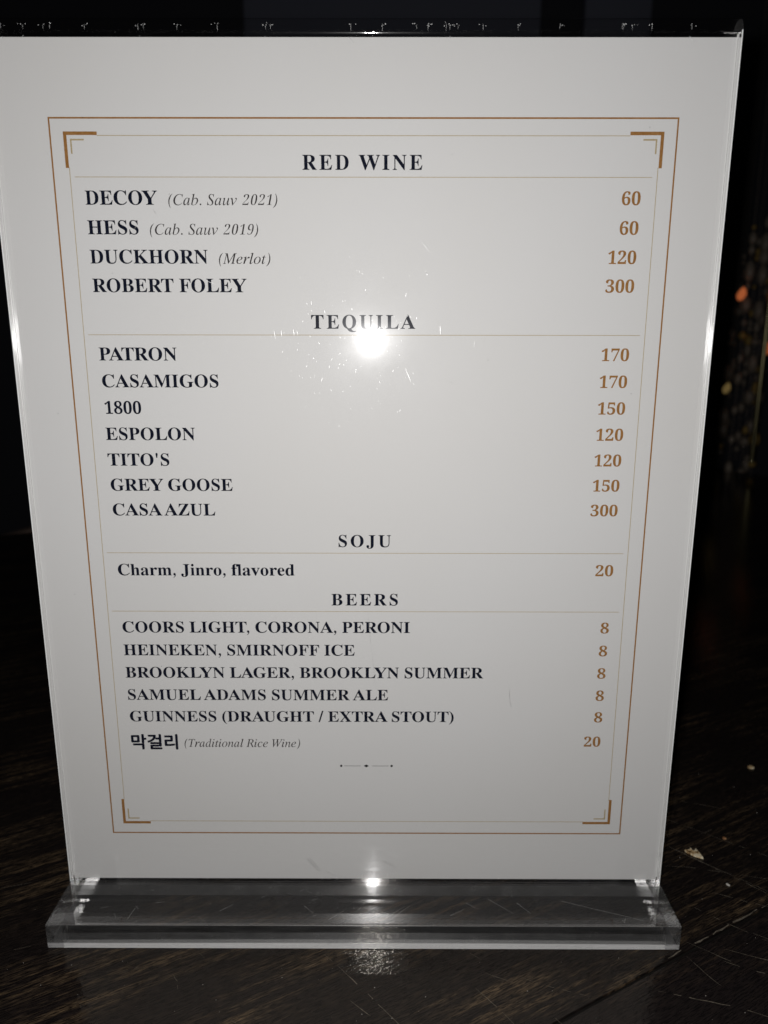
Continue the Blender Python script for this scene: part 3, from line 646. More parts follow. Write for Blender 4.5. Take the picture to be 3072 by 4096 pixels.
        'X': (722, '101 0 18 0 18 8 18 17 18 25 62 25 102 49 138 96 191 164 244 232 297 300 238 385 179 471 119 556 102 580 87 599 73 612 59 625 43 631 25 631 24 631 23 631 22 631 22 639 22 647 22 655 139 655 256 655 374 655 374 647 374 639 374 631 366 631 359 631 351 631 311 631 291 620 291 597 291 588 297 576 309 559 341 511 374 464 406 417 435 457 464 497 493 538 511 562 520 581 520 596 520 619 496 631 449 631 449 639 449 647 449 655 534 655 618 655 702 655 702 647 702 639 702 631 701 631 699 631 697 631 667 631 640 624 617 609 594 593 571 570 547 538 508 485 469 433 431 381 498 281 566 182 633 82 646 63 658 49 669 40 680 30 692 25 708 25 709 25 710 25 712 25 712 17 712 8 712 0 596 0 481 0 366 0 366 8 366 17 366 25 368 25 370 25 373 25 421 25 445 36 445 59 445 72 437 90 421 114 388 164 355 213 321 263 285 214 248 165 211 116 197 98 191 81 191 65 191 38 216 25 267 25 267 17 267 8 267 0 184 0'),
        'Y': (722, '300 0 172 0 172 8 172 17 172 25 211 26 238 33 252 45 265 58 272 81 272 116 272 163 272 210 272 257 208 357 143 457 79 557 58 589 40 610 24 618 16 622 9 625 1 626 -6 628 -14 630 -23 630 -23 639 -23 647 -23 655 102 655 226 655 351 655 351 647 351 639 351 630 344 630 338 630 331 630 311 630 295 628 282 622 270 617 264 609 264 599 264 590 269 578 278 564 326 484 374 404 421 325 469 392 517 460 565 527 582 551 591 571 591 587 591 616 563 630 506 630 504 630 502 630 500 630 500 639 500 647 500 655 582 655 663 655 745 655 745 647 745 639 745 630 725 628 708 622 694 611 679 600 664 584 649 564 584 473 519 383 454 293 454 234 454 175 454 116 454 81 461 58 475 45 489 33 515 26 556 25 556 17 556 8 556 0 428 0'),
        'Z': (667, '225 0 30 0 30 5 30 10 30 15 159 217 288 418 417 619 386 619 354 619 323 619 279 619 242 614 213 605 185 595 161 579 142 555 123 532 106 499 92 455 84 455 75 455 67 455 73 522 80 589 86 655 262 655 438 655 613 655 613 650 613 644 613 638 486 439 359 240 231 42 274 42 318 42 361 42 431 42 487 57 527 88 568 119 597 168 614 236 623 236 631 236 640 236 631 157 623 79 614 0 420 0'),
        'a': (500, '410 -15 370 -15 321 -15 295 7 291 50 247 8 196 -13 139 -13 105 -13 78 -3 59 16 39 36 29 61 29 91 29 133 50 168 92 196 134 223 200 249 289 274 289 298 289 323 289 347 289 374 283 394 271 407 260 419 241 425 215 425 173 425 151 415 151 394 151 391 156 382 165 369 174 356 179 344 179 333 179 315 172 301 160 291 147 280 131 275 112 275 92 275 76 281 65 292 54 304 48 320 48 340 48 363 56 383 72 401 88 418 110 432 138 443 166 453 198 458 235 458 305 458 354 446 383 421 411 395 426 356 426 303 426 232 426 161 426 90 426 73 427 62 429 57 431 52 435 49 442 49 449 49 457 53 466 60 470 53 474 46 479 40 447 4|188 48 220 48 229 48 240 52 253 59 266 66 278 77 289 91 289 142 289 193 289 244 211 226 172 185 172 121 172 73'),
        'd': (556, '265 -15 210 -15 175 -15 144 -5 117 15 89 35 68 62 52 96 37 130 29 169 29 212 29 261 38 305 54 342 70 379 93 408 122 428 151 448 183 458 219 458 266 458 305 440 335 403 335 461 335 519 335 577 335 597 330 611 319 619 308 627 290 632 264 632 264 640 264 648 264 655 336 655 408 655 479 655 479 473 479 291 479 108 479 84 482 68 488 58 494 49 508 43 531 40 531 32 531 24 531 15 477 15 412 5 335 -15 335 9 335 33 335 56 307 9|228 41 257 41 273 41 288 47 303 59 318 72 329 89 335 109 335 189 335 268 335 348 332 364 324 378 310 388 296 399 280 404 261 404 230 404 208 389 196 360 183 329 177 283 177 220 177 160 182 114 195 84 207 55'),
        'e': (444, '308 -15 227 -15 189 -15 155 -5 125 15 95 35 72 63 55 99 37 135 29 177 29 226 29 271 38 311 56 346 73 381 98 408 128 428 159 448 194 458 232 458 289 458 334 440 367 403 401 366 417 315 417 249 417 246 417 242 417 239 336 239 254 239 172 239 174 120 214 61 294 61 333 61 368 82 398 124 406 117 413 111 420 104 372 25|171 282 171 277 213 277 255 277 297 277 297 287 297 298 297 309 297 350 293 380 285 399 277 418 261 427 238 427 194 427 171 383 171 293 171 287'),
        'f': (333, '119 0 23 0 23 8 23 15 23 23 41 24 54 27 62 31 69 36 74 42 77 50 80 57 82 76 82 105 82 203 82 301 82 398 63 398 44 398 25 398 25 414 25 431 25 447 44 447 63 447 82 447 82 467 82 488 82 509 82 559 98 599 132 627 165 655 212 669 271 669 315 669 349 660 374 641 398 623 410 601 410 575 410 555 405 539 393 528 381 517 367 511 350 511 331 511 316 516 305 525 294 535 288 547 288 563 288 576 292 590 301 605 302 607 304 610 305 614 307 618 308 621 308 623 308 633 299 638 281 638 259 638 245 632 239 619 233 606 230 587 230 562 230 523 230 485 230 447 259 447 288 447 317 447 317 431 317 414 317 398 288 398 259 398 230 398 230 297 230 195 230 94 230 65 236 46 246 37 257 28 278 23 311 23 311 15 311 8 311 0 215 0'),
        'h': (556, '105 0 26 0 26 8 26 15 26 23 45 24 59 28 66 37 73 45 76 60 76 80 76 245 76 410 76 574 76 594 73 609 67 618 60 627 47 632 27 633 27 641 27 648 27 655 90 655 153 655 216 655 216 565 216 474 216 384 252 433 299 458 355 458 440 458 482 407 482 305 482 230 482 155 482 80 482 60 486 46 492 37 499 29 512 24 531 23 531 15 531 8 531 0 452 0 374 0 295 0 295 8 295 15 295 23 297 23 300 23 302 23 329 23 343 42 343 80 343 158 343 235 343 312 343 339 340 358 334 371 329 384 316 391 296 391 265 391 239 373 216 338 216 252 216 166 216 80 216 60 219 46 225 37 231 29 244 24 263 23 263 15 263 8 263 0 184 0'),
        'i': (278, '161 521 141 521 121 521 104 528 91 542 77 556 71 573 71 594 71 614 77 632 91 646 104 660 121 667 141 667 161 667 178 660 192 646 205 632 212 614 212 594 212 573 205 556 191 542 177 528|101 0 25 0 25 8 25 15 25 23 44 24 57 29 64 37 70 44 74 59 74 80 74 174 74 268 74 363 74 386 71 402 65 410 60 418 48 422 28 422 29 431 29 439 29 447 89 447 149 447 208 447 208 325 208 202 208 80 208 60 211 46 217 38 222 29 234 24 253 23 253 15 253 8 253 0 177 0'),
        'l': (278, '100 0 25 0 25 8 25 15 25 23 44 24 57 29 63 37 70 44 73 59 73 80 73 244 73 408 73 572 73 594 71 609 66 618 61 627 48 632 28 632 28 640 28 648 28 655 88 655 147 655 207 655 207 464 207 272 207 80 207 60 210 46 215 38 221 29 233 24 251 23 251 15 251 8 251 0 176 0'),
        'm': (833, '107 0 27 0 27 8 27 15 27 23 47 24 60 28 68 37 75 45 79 60 79 80 79 175 79 270 79 364 79 384 75 399 69 408 62 418 48 423 28 423 28 431 28 439 28 447 92 447 156 447 220 447 220 425 220 403 220 381 258 432 304 458 356 458 425 458 467 431 482 376 521 431 569 458 628 458 714 458 757 407 757 305 757 230 757 155 757 80 757 60 760 46 767 37 773 29 786 24 806 23 806 15 806 8 806 0 726 0 647 0 567 0 567 8 567 15 567 23 586 24 599 29 606 38 613 47 616 61 616 80 616 158 616 235 616 312 616 339 613 358 607 371 601 384 588 391 567 391 538 391 511 374 488 341 488 254 488 167 488 80 488 61 491 47 497 38 504 29 516 24 535 23 535 15 535 8 535 0 457 0 378 0 300 0 300 8 300 15 300 23 319 24 332 29 338 38 345 47 348 61 348 80 348 158 348 235 348 312 348 338 345 358 339 371 333 384 320 391 300 391 268 391 242 373 220 338 220 252 220 166 220 80 220 61 223 47 229 38 235 29 248 24 267 23 267 15 267 8 267 0 187 0'),
        'n': (556, '105 0 26 0 26 8 26 15 26 23 45 24 59 28 66 37 73 45 76 60 76 80 76 175 76 270 76 364 76 384 73 399 67 408 60 418 47 423 27 423 27 431 27 439 27 447 90 447 153 447 216 447 216 426 216 405 216 385 252 434 298 458 355 458 440 458 482 407 482 305 482 230 482 155 482 80 482 60 486 46 492 37 499 29 512 24 531 23 531 15 531 8 531 0 452 0 374 0 295 0 295 8 295 15 295 23 297 23 300 23 302 23 329 23 343 42 343 80 343 158 343 235 343 312 343 339 340 358 334 371 329 384 316 391 296 391 265 391 239 373 216 338 216 252 216 166 216 80 216 60 219 46 225 37 231 29 244 24 263 23 263 15 263 8 263 0 184 0'),
        'o': (500, '294 -15 250 -15 207 -15 168 -4 134 16 101 37 75 65 56 101 37 137 28 177 28 221 28 267 37 308 56 344 75 379 101 408 134 428 168 448 206 458 250 458 293 458 331 448 364 428 398 408 424 381 443 345 462 310 471 268 471 221 471 175 462 134 443 99 424 63 398 35 365 15 332 -5|223 16 250 16 278 16 298 30 310 56 316 69 321 89 323 117 325 145 326 180 326 221 326 306 320 363 308 390 296 417 277 430 250 430 221 430 202 417 191 390 179 362 174 306 174 222 174 180 175 146 178 117 180 89 185 69 191 56 203 30'),
        'r': (444, '120 0 28 0 28 8 28 15 28 23 49 24 63 29 70 37 77 44 81 59 81 80 81 174 81 268 81 363 81 387 78 403 72 410 65 418 52 422 31 422 31 431 32 439 32 447 96 447 161 447 225 447 225 419 225 391 225 363 243 393 264 417 289 434 313 450 337 458 360 458 389 458 411 451 425 437 440 424 447 405 447 383 447 364 441 349 429 337 418 326 402 320 383 320 365 320 352 324 343 332 334 340 327 350 320 360 313 369 303 374 292 374 277 374 263 365 250 348 237 330 230 306 230 277 230 211 230 146 230 80 230 58 235 44 245 36 255 29 275 24 305 23 305 15 305 8 305 0 213 0'),
        'v': (500, '242 -15 232 -15 176 109 119 233 63 357 53 377 44 393 36 405 28 416 15 422 -4 422 -4 431 -4 439 -4 447 86 447 177 447 268 447 268 439 268 431 268 423 263 423 259 423 254 423 225 423 211 415 211 397 211 393 211 390 213 386 242 316 272 246 302 176 329 238 357 301 385 364 391 377 394 386 394 392 394 413 373 423 332 423 332 431 332 439 332 447 387 447 443 447 498 447 498 439 498 432 498 424 477 421 463 413 453 401 444 390 435 373 424 350 370 228 315 107 261 -15 251 -15'),
    },
    'i': {
        'C': (667, '364 -14 309 -14 254 -14 206 -3 165 18 124 39 92 70 70 110 47 150 36 197 36 252 36 298 46 343 65 388 85 433 111 475 144 514 177 552 215 585 257 610 321 649 387 669 455 669 492 669 534 661 583 644 593 640 602 639 610 639 623 639 634 646 642 662 649 662 655 662 661 662 648 598 635 533 622 468 616 468 609 468 602 468 603 473 603 478 603 483 603 488 603 493 603 498 603 542 591 577 567 601 544 625 509 638 464 638 425 638 386 627 349 606 311 586 277 557 247 521 217 485 193 443 175 395 157 348 148 298 148 246 148 177 165 123 199 85 232 46 278 26 335 26 419 26 496 66 565 145 571 139 577 134 583 129 544 80 502 44 458 21 414 -3'),
        'M': (833, '20 0 -51 0 -49 6 -47 13 -46 19 -25 19 -8 21 5 26 17 30 28 38 35 50 43 62 50 79 56 102 97 249 139 395 180 542 186 562 189 578 189 590 189 606 183 617 172 624 160 631 142 634 117 636 119 642 120 648 122 655 182 655 241 655 300 655 323 487 345 320 368 152 479 320 590 487 701 655 761 655 821 655 881 655 879 648 878 642 876 636 873 636 871 636 868 636 841 636 821 630 807 618 794 607 783 585 774 552 735 406 696 259 657 113 654 102 652 92 650 84 648 76 647 69 647 63 647 48 653 37 664 30 676 24 694 20 719 19 718 13 716 6 714 0 628 0 541 0 454 0 456 5 458 11 459 16 479 17 496 20 508 26 520 31 530 40 538 54 546 69 554 89 561 116 600 262 639 407 678 552 555 368 432 184 309 0 305 0 300 0 296 0 271 184 247 369 222 553 184 417 146 281 108 145 99 111 94 85 94 67 94 49 99 36 111 30 122 23 140 19 166 18 164 12 163 6 161 0 90 0'),
        'R': (611, '41 0 -46 0 -44 6 -42 13 -41 19 -39 19 -38 19 -36 19 -8 19 13 25 26 37 39 50 49 71 57 102 95 249 133 395 170 542 176 562 178 579 178 591 178 607 173 618 163 624 152 631 134 634 110 636 112 642 113 648 115 655 204 655 293 655 382 655 445 655 493 642 525 617 558 592 574 558 574 513 574 423 513 363 392 331 420 261 448 190 476 120 490 85 504 60 517 44 530 27 547 19 568 19 569 19 571 19 572 19 570 13 568 6 566 0 519 0 472 0 425 0 383 107 341 214 300 322 293 322 286 322 280 322 264 322 251 322 239 323 226 323 216 324 207 325 189 259 172 192 155 125 148 96 144 76 144 64 144 47 149 35 160 28 170 21 187 18 209 18 213 18 216 18 219 18 218 12 216 6 214 0 127 0|263 352 274 352 337 352 386 366 419 395 453 424 470 463 470 512 470 586 427 623 341 623 325 623 313 622 304 619 295 616 288 610 283 602 278 593 273 579 268 561 250 493 232 424 214 356 223 355 233 354 243 353 253 352'),
        'S': (500, '247 -13 208 -13 169 -13 126 -4 78 14 74 16 70 17 66 18 63 19 60 19 56 19 39 19 27 9 20 -11 15 -11 9 -11 4 -11 14 61 24 133 35 205 40 206 46 206 52 206 53 144 67 97 93 64 119 32 154 15 198 15 221 15 241 21 260 33 279 44 293 60 304 80 314 100 320 122 320 148 320 164 316 180 309 196 302 212 292 228 281 245 271 258 261 271 249 284 236 297 223 311 209 326 175 362 152 392 139 418 126 444 119 470 119 498 119 530 127 560 142 586 157 611 179 632 206 647 233 661 265 669 301 669 315 669 329 668 342 666 356 665 368 661 381 657 393 652 403 649 410 647 417 644 422 643 424 643 440 643 452 651 459 666 465 666 471 666 476 666 467 602 457 538 447 474 442 474 437 474 433 474 432 528 421 569 401 597 380 625 351 639 314 639 282 639 257 629 238 609 219 590 209 563 209 530 209 511 215 491 227 471 239 451 254 430 272 410 286 395 299 380 314 364 328 348 343 333 357 316 391 277 408 231 408 178 408 141 399 109 382 80 365 51 341 29 311 12 281 -5'),
        'T': (556, '159 0 66 0 67 6 68 13 69 19 72 19 74 19 77 19 98 19 115 22 128 27 141 32 152 43 160 58 168 74 176 96 184 126 224 280 263 434 302 587 304 593 305 599 305 604 305 615 297 621 281 621 273 621 265 621 257 621 220 621 189 616 166 608 143 600 125 587 112 569 98 550 87 526 78 496 72 496 65 497 59 498 72 550 85 602 98 655 269 655 439 655 610 655 601 601 591 547 582 493 576 493 571 493 565 493 565 498 566 503 566 508 566 513 566 518 566 523 566 558 558 584 544 598 529 613 500 621 458 621 446 621 434 621 422 621 414 621 408 619 404 615 400 611 397 605 395 596 355 441 315 286 275 131 267 99 262 76 262 61 262 44 269 33 281 27 293 22 313 19 341 19 344 19 347 19 351 19 349 13 347 6 345 0 252 0'),
        'W': (833, '122 -14 116 -14 124 176 131 365 139 555 140 586 135 607 122 619 110 631 88 637 57 638 58 643 59 649 60 655 147 655 235 655 322 655 320 649 319 643 317 638 315 638 312 638 310 638 280 638 259 631 249 619 238 606 233 581 231 545 226 418 221 290 215 163 294 275 373 387 451 499 452 519 453 538 454 557 456 586 451 606 439 618 428 631 409 637 382 637 380 637 378 637 376 637 377 643 378 649 380 655 463 655 547 655 630 655 628 649 626 643 624 637 604 637 588 634 577 629 566 624 558 614 553 599 549 584 546 562 545 533 540 412 535 290 530 169 609 288 687 406 766 524 790 561 802 588 802 607 802 625 779 635 734 637 736 643 738 649 740 655 806 655 872 655 938 655 937 649 935 643 934 637 933 637 932 637 931 637 913 637 895 628 878 612 861 595 841 570 819 537 695 353 572 170 449 -14 443 -14 437 -14 431 -14 437 136 443 287 450 437 344 287 239 136 134 -14 128 -14'),
        'a': (500, '108 -11 73 -11 47 -11 27 -3 12 15 -2 32 -10 57 -10 91 -10 142 2 194 27 247 52 300 87 346 132 386 176 426 222 446 268 446 309 446 333 429 340 394 344 408 348 422 353 435 378 435 402 435 427 435 398 332 368 230 338 127 329 96 324 75 324 62 324 54 330 49 341 49 355 49 379 70 413 113 417 109 422 105 426 101 373 26 326 -11 286 -11 259 -11 246 3 246 32 246 51 257 96 279 166 242 106 207 62 174 33 142 3|92 46 120 46 135 46 151 53 169 67 187 81 204 99 222 123 240 146 256 171 271 199 286 226 298 255 307 283 316 312 320 338 320 362 320 401 304 421 270 421 239 421 210 405 181 374 152 343 128 300 108 247 98 220 91 195 85 171 80 147 78 125 78 103 78 65'),
        'b': (500, '163 -11 120 -11 81 -11 50 -5 27 8 4 21 -7 35 -7 51 -7 57 -6 63 -3 71 41 237 85 403 129 569 132 580 134 589 135 597 136 604 136 610 136 615 136 626 133 633 126 636 119 640 107 641 90 641 84 641 79 641 74 641 76 647 77 653 79 658 101 660 121 662 138 665 154 667 169 671 180 675 205 682 222 686 229 686 237 686 241 683 239 676 209 569 180 461 151 353 200 415 254 446 314 446 354 446 387 433 412 408 436 383 449 349 449 307 449 269 440 231 422 193 404 156 380 122 349 91 318 60 283 35 244 17 204 -2|95 13 139 13 177 13 212 27 247 56 281 84 308 122 329 167 351 214 362 257 362 297 362 329 354 354 338 372 322 390 300 399 273 399 242 399 212 385 185 358 158 330 137 289 121 235 107 188 94 141 80 94 75 77 73 63 73 54 73 27'),
        'c': (444, '218 -11 148 -11 101 -11 65 3 39 32 12 61 -1 102 -1 153 -1 184 5 215 18 246 31 278 49 307 72 334 95 361 121 384 152 403 198 431 246 446 297 446 328 446 353 439 371 425 388 412 397 395 397 376 397 359 393 346 384 336 374 327 362 322 347 322 318 322 304 334 304 359 304 366 305 372 308 377 311 382 314 388 319 394 320 395 322 397 325 400 327 403 328 406 328 408 328 417 317 421 294 421 258 421 224 408 193 381 162 355 136 320 117 276 98 232 88 190 88 151 88 115 97 86 114 64 130 43 153 32 182 32 233 32 285 60 339 115 344 110 350 105 355 99 287 26'),
        'd': (500, '123 -11 86 -11 55 -11 31 -1 14 19 -4 39 -12 67 -12 103 -12 133 -6 166 8 202 21 238 39 272 62 306 85 340 111 368 140 393 162 411 183 424 205 433 228 441 249 446 271 446 309 446 332 435 342 413 356 471 370 528 384 586 386 590 387 595 387 600 388 605 388 610 388 614 388 624 385 631 378 635 371 639 359 640 343 640 338 640 333 640 329 640 330 646 332 652 333 658 374 661 407 666 431 675 454 682 469 686 477 686 483 686 486 683 486 676 486 674 485 671 485 667 484 663 484 661 483 659 435 477 387 295 339 114 336 103 334 93 332 85 330 76 330 69 330 62 330 49 337 43 352 43 369 43 395 66 432 114 437 109 442 105 447 101 418 63 393 34 371 16 349 -2 327 -11 306 -11 274 -11 258 5 258 38 258 62 266 102 284 158 251 101 218 58 187 30 157 3|111 39 128 39 144 39 161 46 179 61 197 76 215 96 233 120 251 145 266 172 280 201 294 230 305 258 314 287 322 316 327 342 327 365 327 383 322 398 314 408 305 418 294 423 279 423 248 423 217 408 186 377 155 347 128 305 106 251 83 196 72 149 72 110 72 88 77 70 87 58 97 45'),
        'e': (444, '180 -9 137 -9 93 -9 58 3 32 29 7 55 -6 92 -6 139 -6 169 1 201 14 233 27 265 47 296 71 325 96 354 124 379 156 399 204 430 253 446 302 446 333 446 357 439 373 427 390 415 398 397 398 375 398 335 373 299 322 267 270 235 195 213 94 201 92 188 90 176 89 166 88 156 87 146 87 138 87 70 119 36 184 36 233 36 285 62 341 114 346 110 352 105 357 100 324 62 289 35 254 17 219 -1|111 260 99 222 168 231 222 250 259 280 297 310 315 344 315 382 315 407 303 420 278 420 257 420 234 412 211 394 188 377 166 354 147 324 127 294'),
        'i': (278, '207 554 192 554 178 554 165 559 154 569 143 578 138 589 138 603 138 615 143 627 154 637 165 647 178 652 192 652 206 652 219 647 230 637 241 627 246 616 246 603 246 589 241 577 231 568 220 559|104 -11 52 -11 17 -11 0 6 0 41 0 50 2 61 5 75 9 88 13 103 18 121 41 194 64 267 86 340 88 345 89 350 91 357 93 364 94 369 94 372 94 384 88 393 78 398 67 403 51 405 27 405 29 410 30 416 32 421 58 424 82 427 102 429 122 432 138 434 151 437 176 443 190 446 194 446 201 446 205 442 205 434 205 432 205 429 204 426 204 423 203 420 201 417 167 315 133 213 99 111 93 92 91 80 91 73 91 55 98 45 113 45 134 45 164 70 203 118 209 114 214 109 219 104 159 27'),
        'l': (278, '71 -10 51 -10 34 -10 21 -6 11 2 2 11 -3 22 -3 37 -3 46 -1 59 4 76 8 93 14 115 22 140 67 287 112 434 158 581 162 592 163 601 163 609 163 624 158 634 149 639 139 643 121 645 94 646 95 652 96 657 96 663 124 666 147 669 167 671 187 673 203 676 216 678 244 683 259 686 263 686 272 686 277 683 276 677 274 670 273 663 270 656 214 476 157 297 101 118 93 94 90 78 90 70 90 55 96 48 109 48 129 48 158 71 197 115 203 111 208 106 214 101 183 63 153 35 124 17 96 -1'),
        'n': (500, '353 -12 305 -12 291 -12 280 -8 272 1 263 10 259 22 259 39 259 57 272 110 296 198 321 287 333 340 333 358 333 377 325 387 309 387 297 387 284 382 268 371 252 360 236 346 219 327 201 309 185 289 169 267 153 245 139 222 127 200 104 155 81 88 58 0 33 0 8 0 -17 0 13 104 43 207 73 311 81 338 85 357 85 370 85 382 81 390 73 394 65 399 51 401 31 401 29 401 26 401 24 401 25 407 26 412 27 418 52 421 74 424 92 427 111 430 126 433 137 436 160 442 174 446 179 446 180 446 181 444 183 442 184 440 184 437 183 433 164 372 146 311 127 250 174 315 218 364 258 396 299 428 333 444 362 444 397 444 415 426 415 392 415 380 414 367 412 354 410 341 407 328 402 313 384 250 367 187 349 124 345 110 342 99 340 90 338 81 337 74 337 69 337 55 343 47 356 47 374 47 398 74 428 128 433 124 438 120 443 116 399 31'),
        'o': (500, '198 -11 150 -11 103 -11 65 3 37 31 8 59 -6 96 -6 144 -6 180 3 216 20 251 37 287 59 319 88 349 116 378 148 401 182 419 217 437 252 446 287 446 337 446 375 432 404 403 433 375 447 338 447 290 447 259 440 227 427 194 413 162 394 131 371 103 347 75 320 51 290 32 245 3|135 16 161 16 187 16 212 26 237 45 261 64 282 89 301 120 320 151 335 184 346 219 357 254 363 287 363 319 363 387 336 421 282 421 250 421 219 406 189 377 158 348 132 308 111 258 90 208 80 161 80 117 80 85 87 59 101 42 115 25'),
        'r': (389, '9 0 -22 0 12 98 46 196 79 294 91 328 97 352 97 365 97 380 92 389 81 393 71 396 51 399 22 400 23 406 25 412 26 418 55 422 81 425 103 429 125 432 143 434 157 437 185 443 201 446 206 446 216 446 219 441 216 433 196 373 176 313 155 253 246 381 315 446 361 446 377 446 389 441 398 433 408 424 412 413 412 398 412 381 406 367 394 356 381 344 366 339 348 339 335 339 323 342 313 349 303 356 297 365 296 377 197 295 122 170 71 0 40 0'),
        't': (278, '97 -11 49 -11 17 -11 1 5 1 37 1 45 2 53 3 62 5 70 7 79 10 87 39 191 69 295 98 398 75 398 52 398 29 398 30 405 32 412 33 418 95 429 151 474 202 552 210 552 217 552 225 552 212 511 200 470 187 429 215 429 244 429 272 429 269 418 267 408 264 398 236 398 207 398 179 398 152 302 125 206 98 110 92 89 89 73 89 63 89 50 95 44 107 44 123 44 149 66 185 112 190 106 195 101 200 96 147 24'),
        'u': (500, '99 -11 63 -11 44 -11 30 -6 20 6 10 17 6 33 6 53 6 64 7 78 11 96 14 115 19 137 26 163 40 216 55 269 69 322 72 330 73 339 75 348 76 356 77 365 77 374 77 386 72 395 64 399 56 403 41 405 18 405 19 411 20 416 21 422 45 425 65 428 82 430 99 433 113 436 124 438 147 443 160 446 163 446 171 446 175 443 175 439 175 436 175 433 174 429 174 424 173 420 172 416 147 328 122 239 97 150 92 131 88 116 85 104 83 91 81 82 81 76 81 55 90 45 109 45 126 45 147 56 170 77 194 97 218 126 243 162 268 198 291 239 311 286 332 333 348 383 359 435 383 435 407 435 431 435 404 333 377 231 351 130 343 99 339 78 339 66 339 52 345 45 357 45 376 45 401 70 433 118 437 114 441 109 446 105 401 27 354 -11 305 -11 275 -11 259 5 259 38 259 57 264 82 273 114 283 148 292 182 302 216 255 139 212 82 174 45 136 7'),
        'v': (444, '98 -11 91 -11 86 73 81 156 75 240 73 275 70 303 67 325 63 347 58 364 53 374 43 393 25 403 -1 403 -4 403 -6 403 -9 403 -8 409 -6 415 -5 421 12 423 28 426 42 429 56 432 69 434 78 437 88 440 96 442 103 443 110 444 115 445 119 445 135 445 146 385 153 265 156 204 160 143 164 82 194 111 221 138 245 165 268 191 289 216 306 239 342 287 360 320 360 337 360 343 355 350 346 358 337 365 329 373 322 381 316 389 312 397 312 406 312 418 317 428 325 436 334 443 346 447 360 447 374 447 385 441 394 430 403 420 408 405 408 387 408 328 351 239 238 120 196 76 154 32 113 -11 105 -11'),
        '0': (500, '279 -9 231 -9 180 -9 143 5 120 34 96 62 83 103 82 154 80 206 87 267 102 336 117 405 137 466 162 517 186 568 216 608 252 636 288 664 332 678 383 678 431 678 467 664 490 636 514 608 527 568 529 516 532 465 526 404 510 335 495 266 475 205 450 154 425 103 394 62 358 34 321 5|214 51 244 51 275 51 301 76 321 126 342 176 362 246 382 335 401 424 412 494 413 543 415 592 400 617 369 617 338 617 312 592 292 543 271 494 251 424 231 335 211 246 201 176 200 126 199 76'),
        '1': (500, '195 0 81 0 84 17 88 33 92 50 114 50 137 50 160 50 174 50 186 54 194 63 203 71 210 87 215 110 249 267 284 423 318 579 291 551 266 527 246 509 225 491 206 482 189 482 176 482 166 488 159 501 153 513 152 530 156 551 174 556 194 564 217 574 240 584 268 600 300 623 323 640 346 656 369 672 400 672 431 672 462 672 421 485 380 298 339 110 334 91 334 76 337 66 340 55 351 50 368 50 390 50 413 50 435 50 432 33 428 17 424 0 310 0'),
        '2': (500, '160 0 29 0 36 32 43 64 50 96 102 144 153 191 205 238 248 277 282 312 306 342 331 372 350 400 364 428 377 455 387 485 394 518 402 553 402 579 394 596 386 612 372 621 352 621 324 621 301 607 284 580 266 553 252 512 240 459 208 459 184 466 168 480 151 494 146 518 154 551 159 574 170 595 188 614 206 633 230 649 259 660 289 672 324 678 365 678 427 678 471 664 497 636 524 608 531 570 521 522 516 500 508 479 496 459 485 438 469 416 447 391 426 367 398 339 363 307 328 274 285 236 234 192 199 162 165 133 131 103 195 103 260 103 325 103 342 103 358 109 372 120 387 131 399 147 408 168 412 177 417 187 421 197 437 197 454 197 470 197 454 131 438 66 423 0 291 0'),
        '9': (500, '229 -9 187 -9 153 -9 128 -4 110 6 93 16 81 30 76 46 71 62 70 79 74 96 77 110 83 122 91 131 100 140 112 147 126 150 128 122 134 98 145 79 157 59 176 50 204 50 276 50 335 140 381 321 365 303 346 288 324 276 301 264 277 257 249 257 201 257 166 274 142 307 119 340 115 388 128 451 138 496 155 536 177 570 200 604 228 630 261 649 293 668 329 678 369 678 409 678 443 667 469 645 495 623 512 589 520 543 528 497 524 437 507 363 496 312 481 264 462 219 444 173 421 134 394 100 368 66 337 39 303 20 268 0|247 325 299 325 319 325 337 331 353 342 370 354 384 369 396 388 413 467 417 525 410 561 402 597 385 615 360 615 336 615 315 602 296 575 277 549 262 509 250 457 231 369'),
    },
    'k': {
        '막': (966, '237 797 91 797 91 657 91 516 91 376 237 376 383 376 528 376 528 516 528 657 528 797 383 797|354 728 443 728 443 634 443 540 443 446 354 446 265 446 176 446 176 540 176 634 176 728 265 728|378 255 172 255 172 232 172 208 172 185 349 185 526 185 703 185 703 96 703 6 703 -83 732 -83 761 -83 790 -83 790 30 790 143 790 255 584 255|732 869 703 869 703 681 703 493 703 306 732 306 761 306 790 306 790 387 790 468 790 549 836 549 883 549 930 549 930 574 930 598 930 622 883 622 836 622 790 622 790 704 790 786 790 869 761 869'),
        '걸': (966, '610 641 541 641 541 617 541 593 541 569 610 569 678 569 747 569 747 507 747 445 747 382 776 382 805 382 834 382 834 544 834 707 834 869 805 869 776 869 747 869 747 793 747 717 747 641 678 641|256 822 117 822 117 799 117 775 117 751 224 751 332 751 440 751 424 601 291 486 67 432 77 408 88 385 98 361 370 431 534 586 534 822 395 822|225 56 225 -2 225 -26 225 -49 225 -72 438 -72 652 -72 866 -72 866 -49 866 -26 866 -2 681 -2 496 -2 311 -2 311 34 311 71 311 107 485 107 660 107 834 107 834 185 834 263 834 340 630 340 426 340 223 340 223 317 223 293 223 270 397 270 572 270 747 270 747 238 747 206 747 173 573 173 399 173 225 173 225 115'),
        '리': (966, '773 869 745 869 745 551 745 234 745 -83 773 -83 802 -83 831 -83 831 234 831 551 831 869 802 869|251 780 105 780 105 757 105 733 105 709 222 709 339 709 456 709 456 643 456 577 456 512 340 512 223 512 107 512 107 390 107 269 107 147 133 147 160 147 186 147 350 147 493 153 664 182 661 206 658 229 655 253 489 227 351 220 195 220 195 293 195 367 195 441 312 441 428 441 544 441 544 554 544 667 544 780 398 780'),
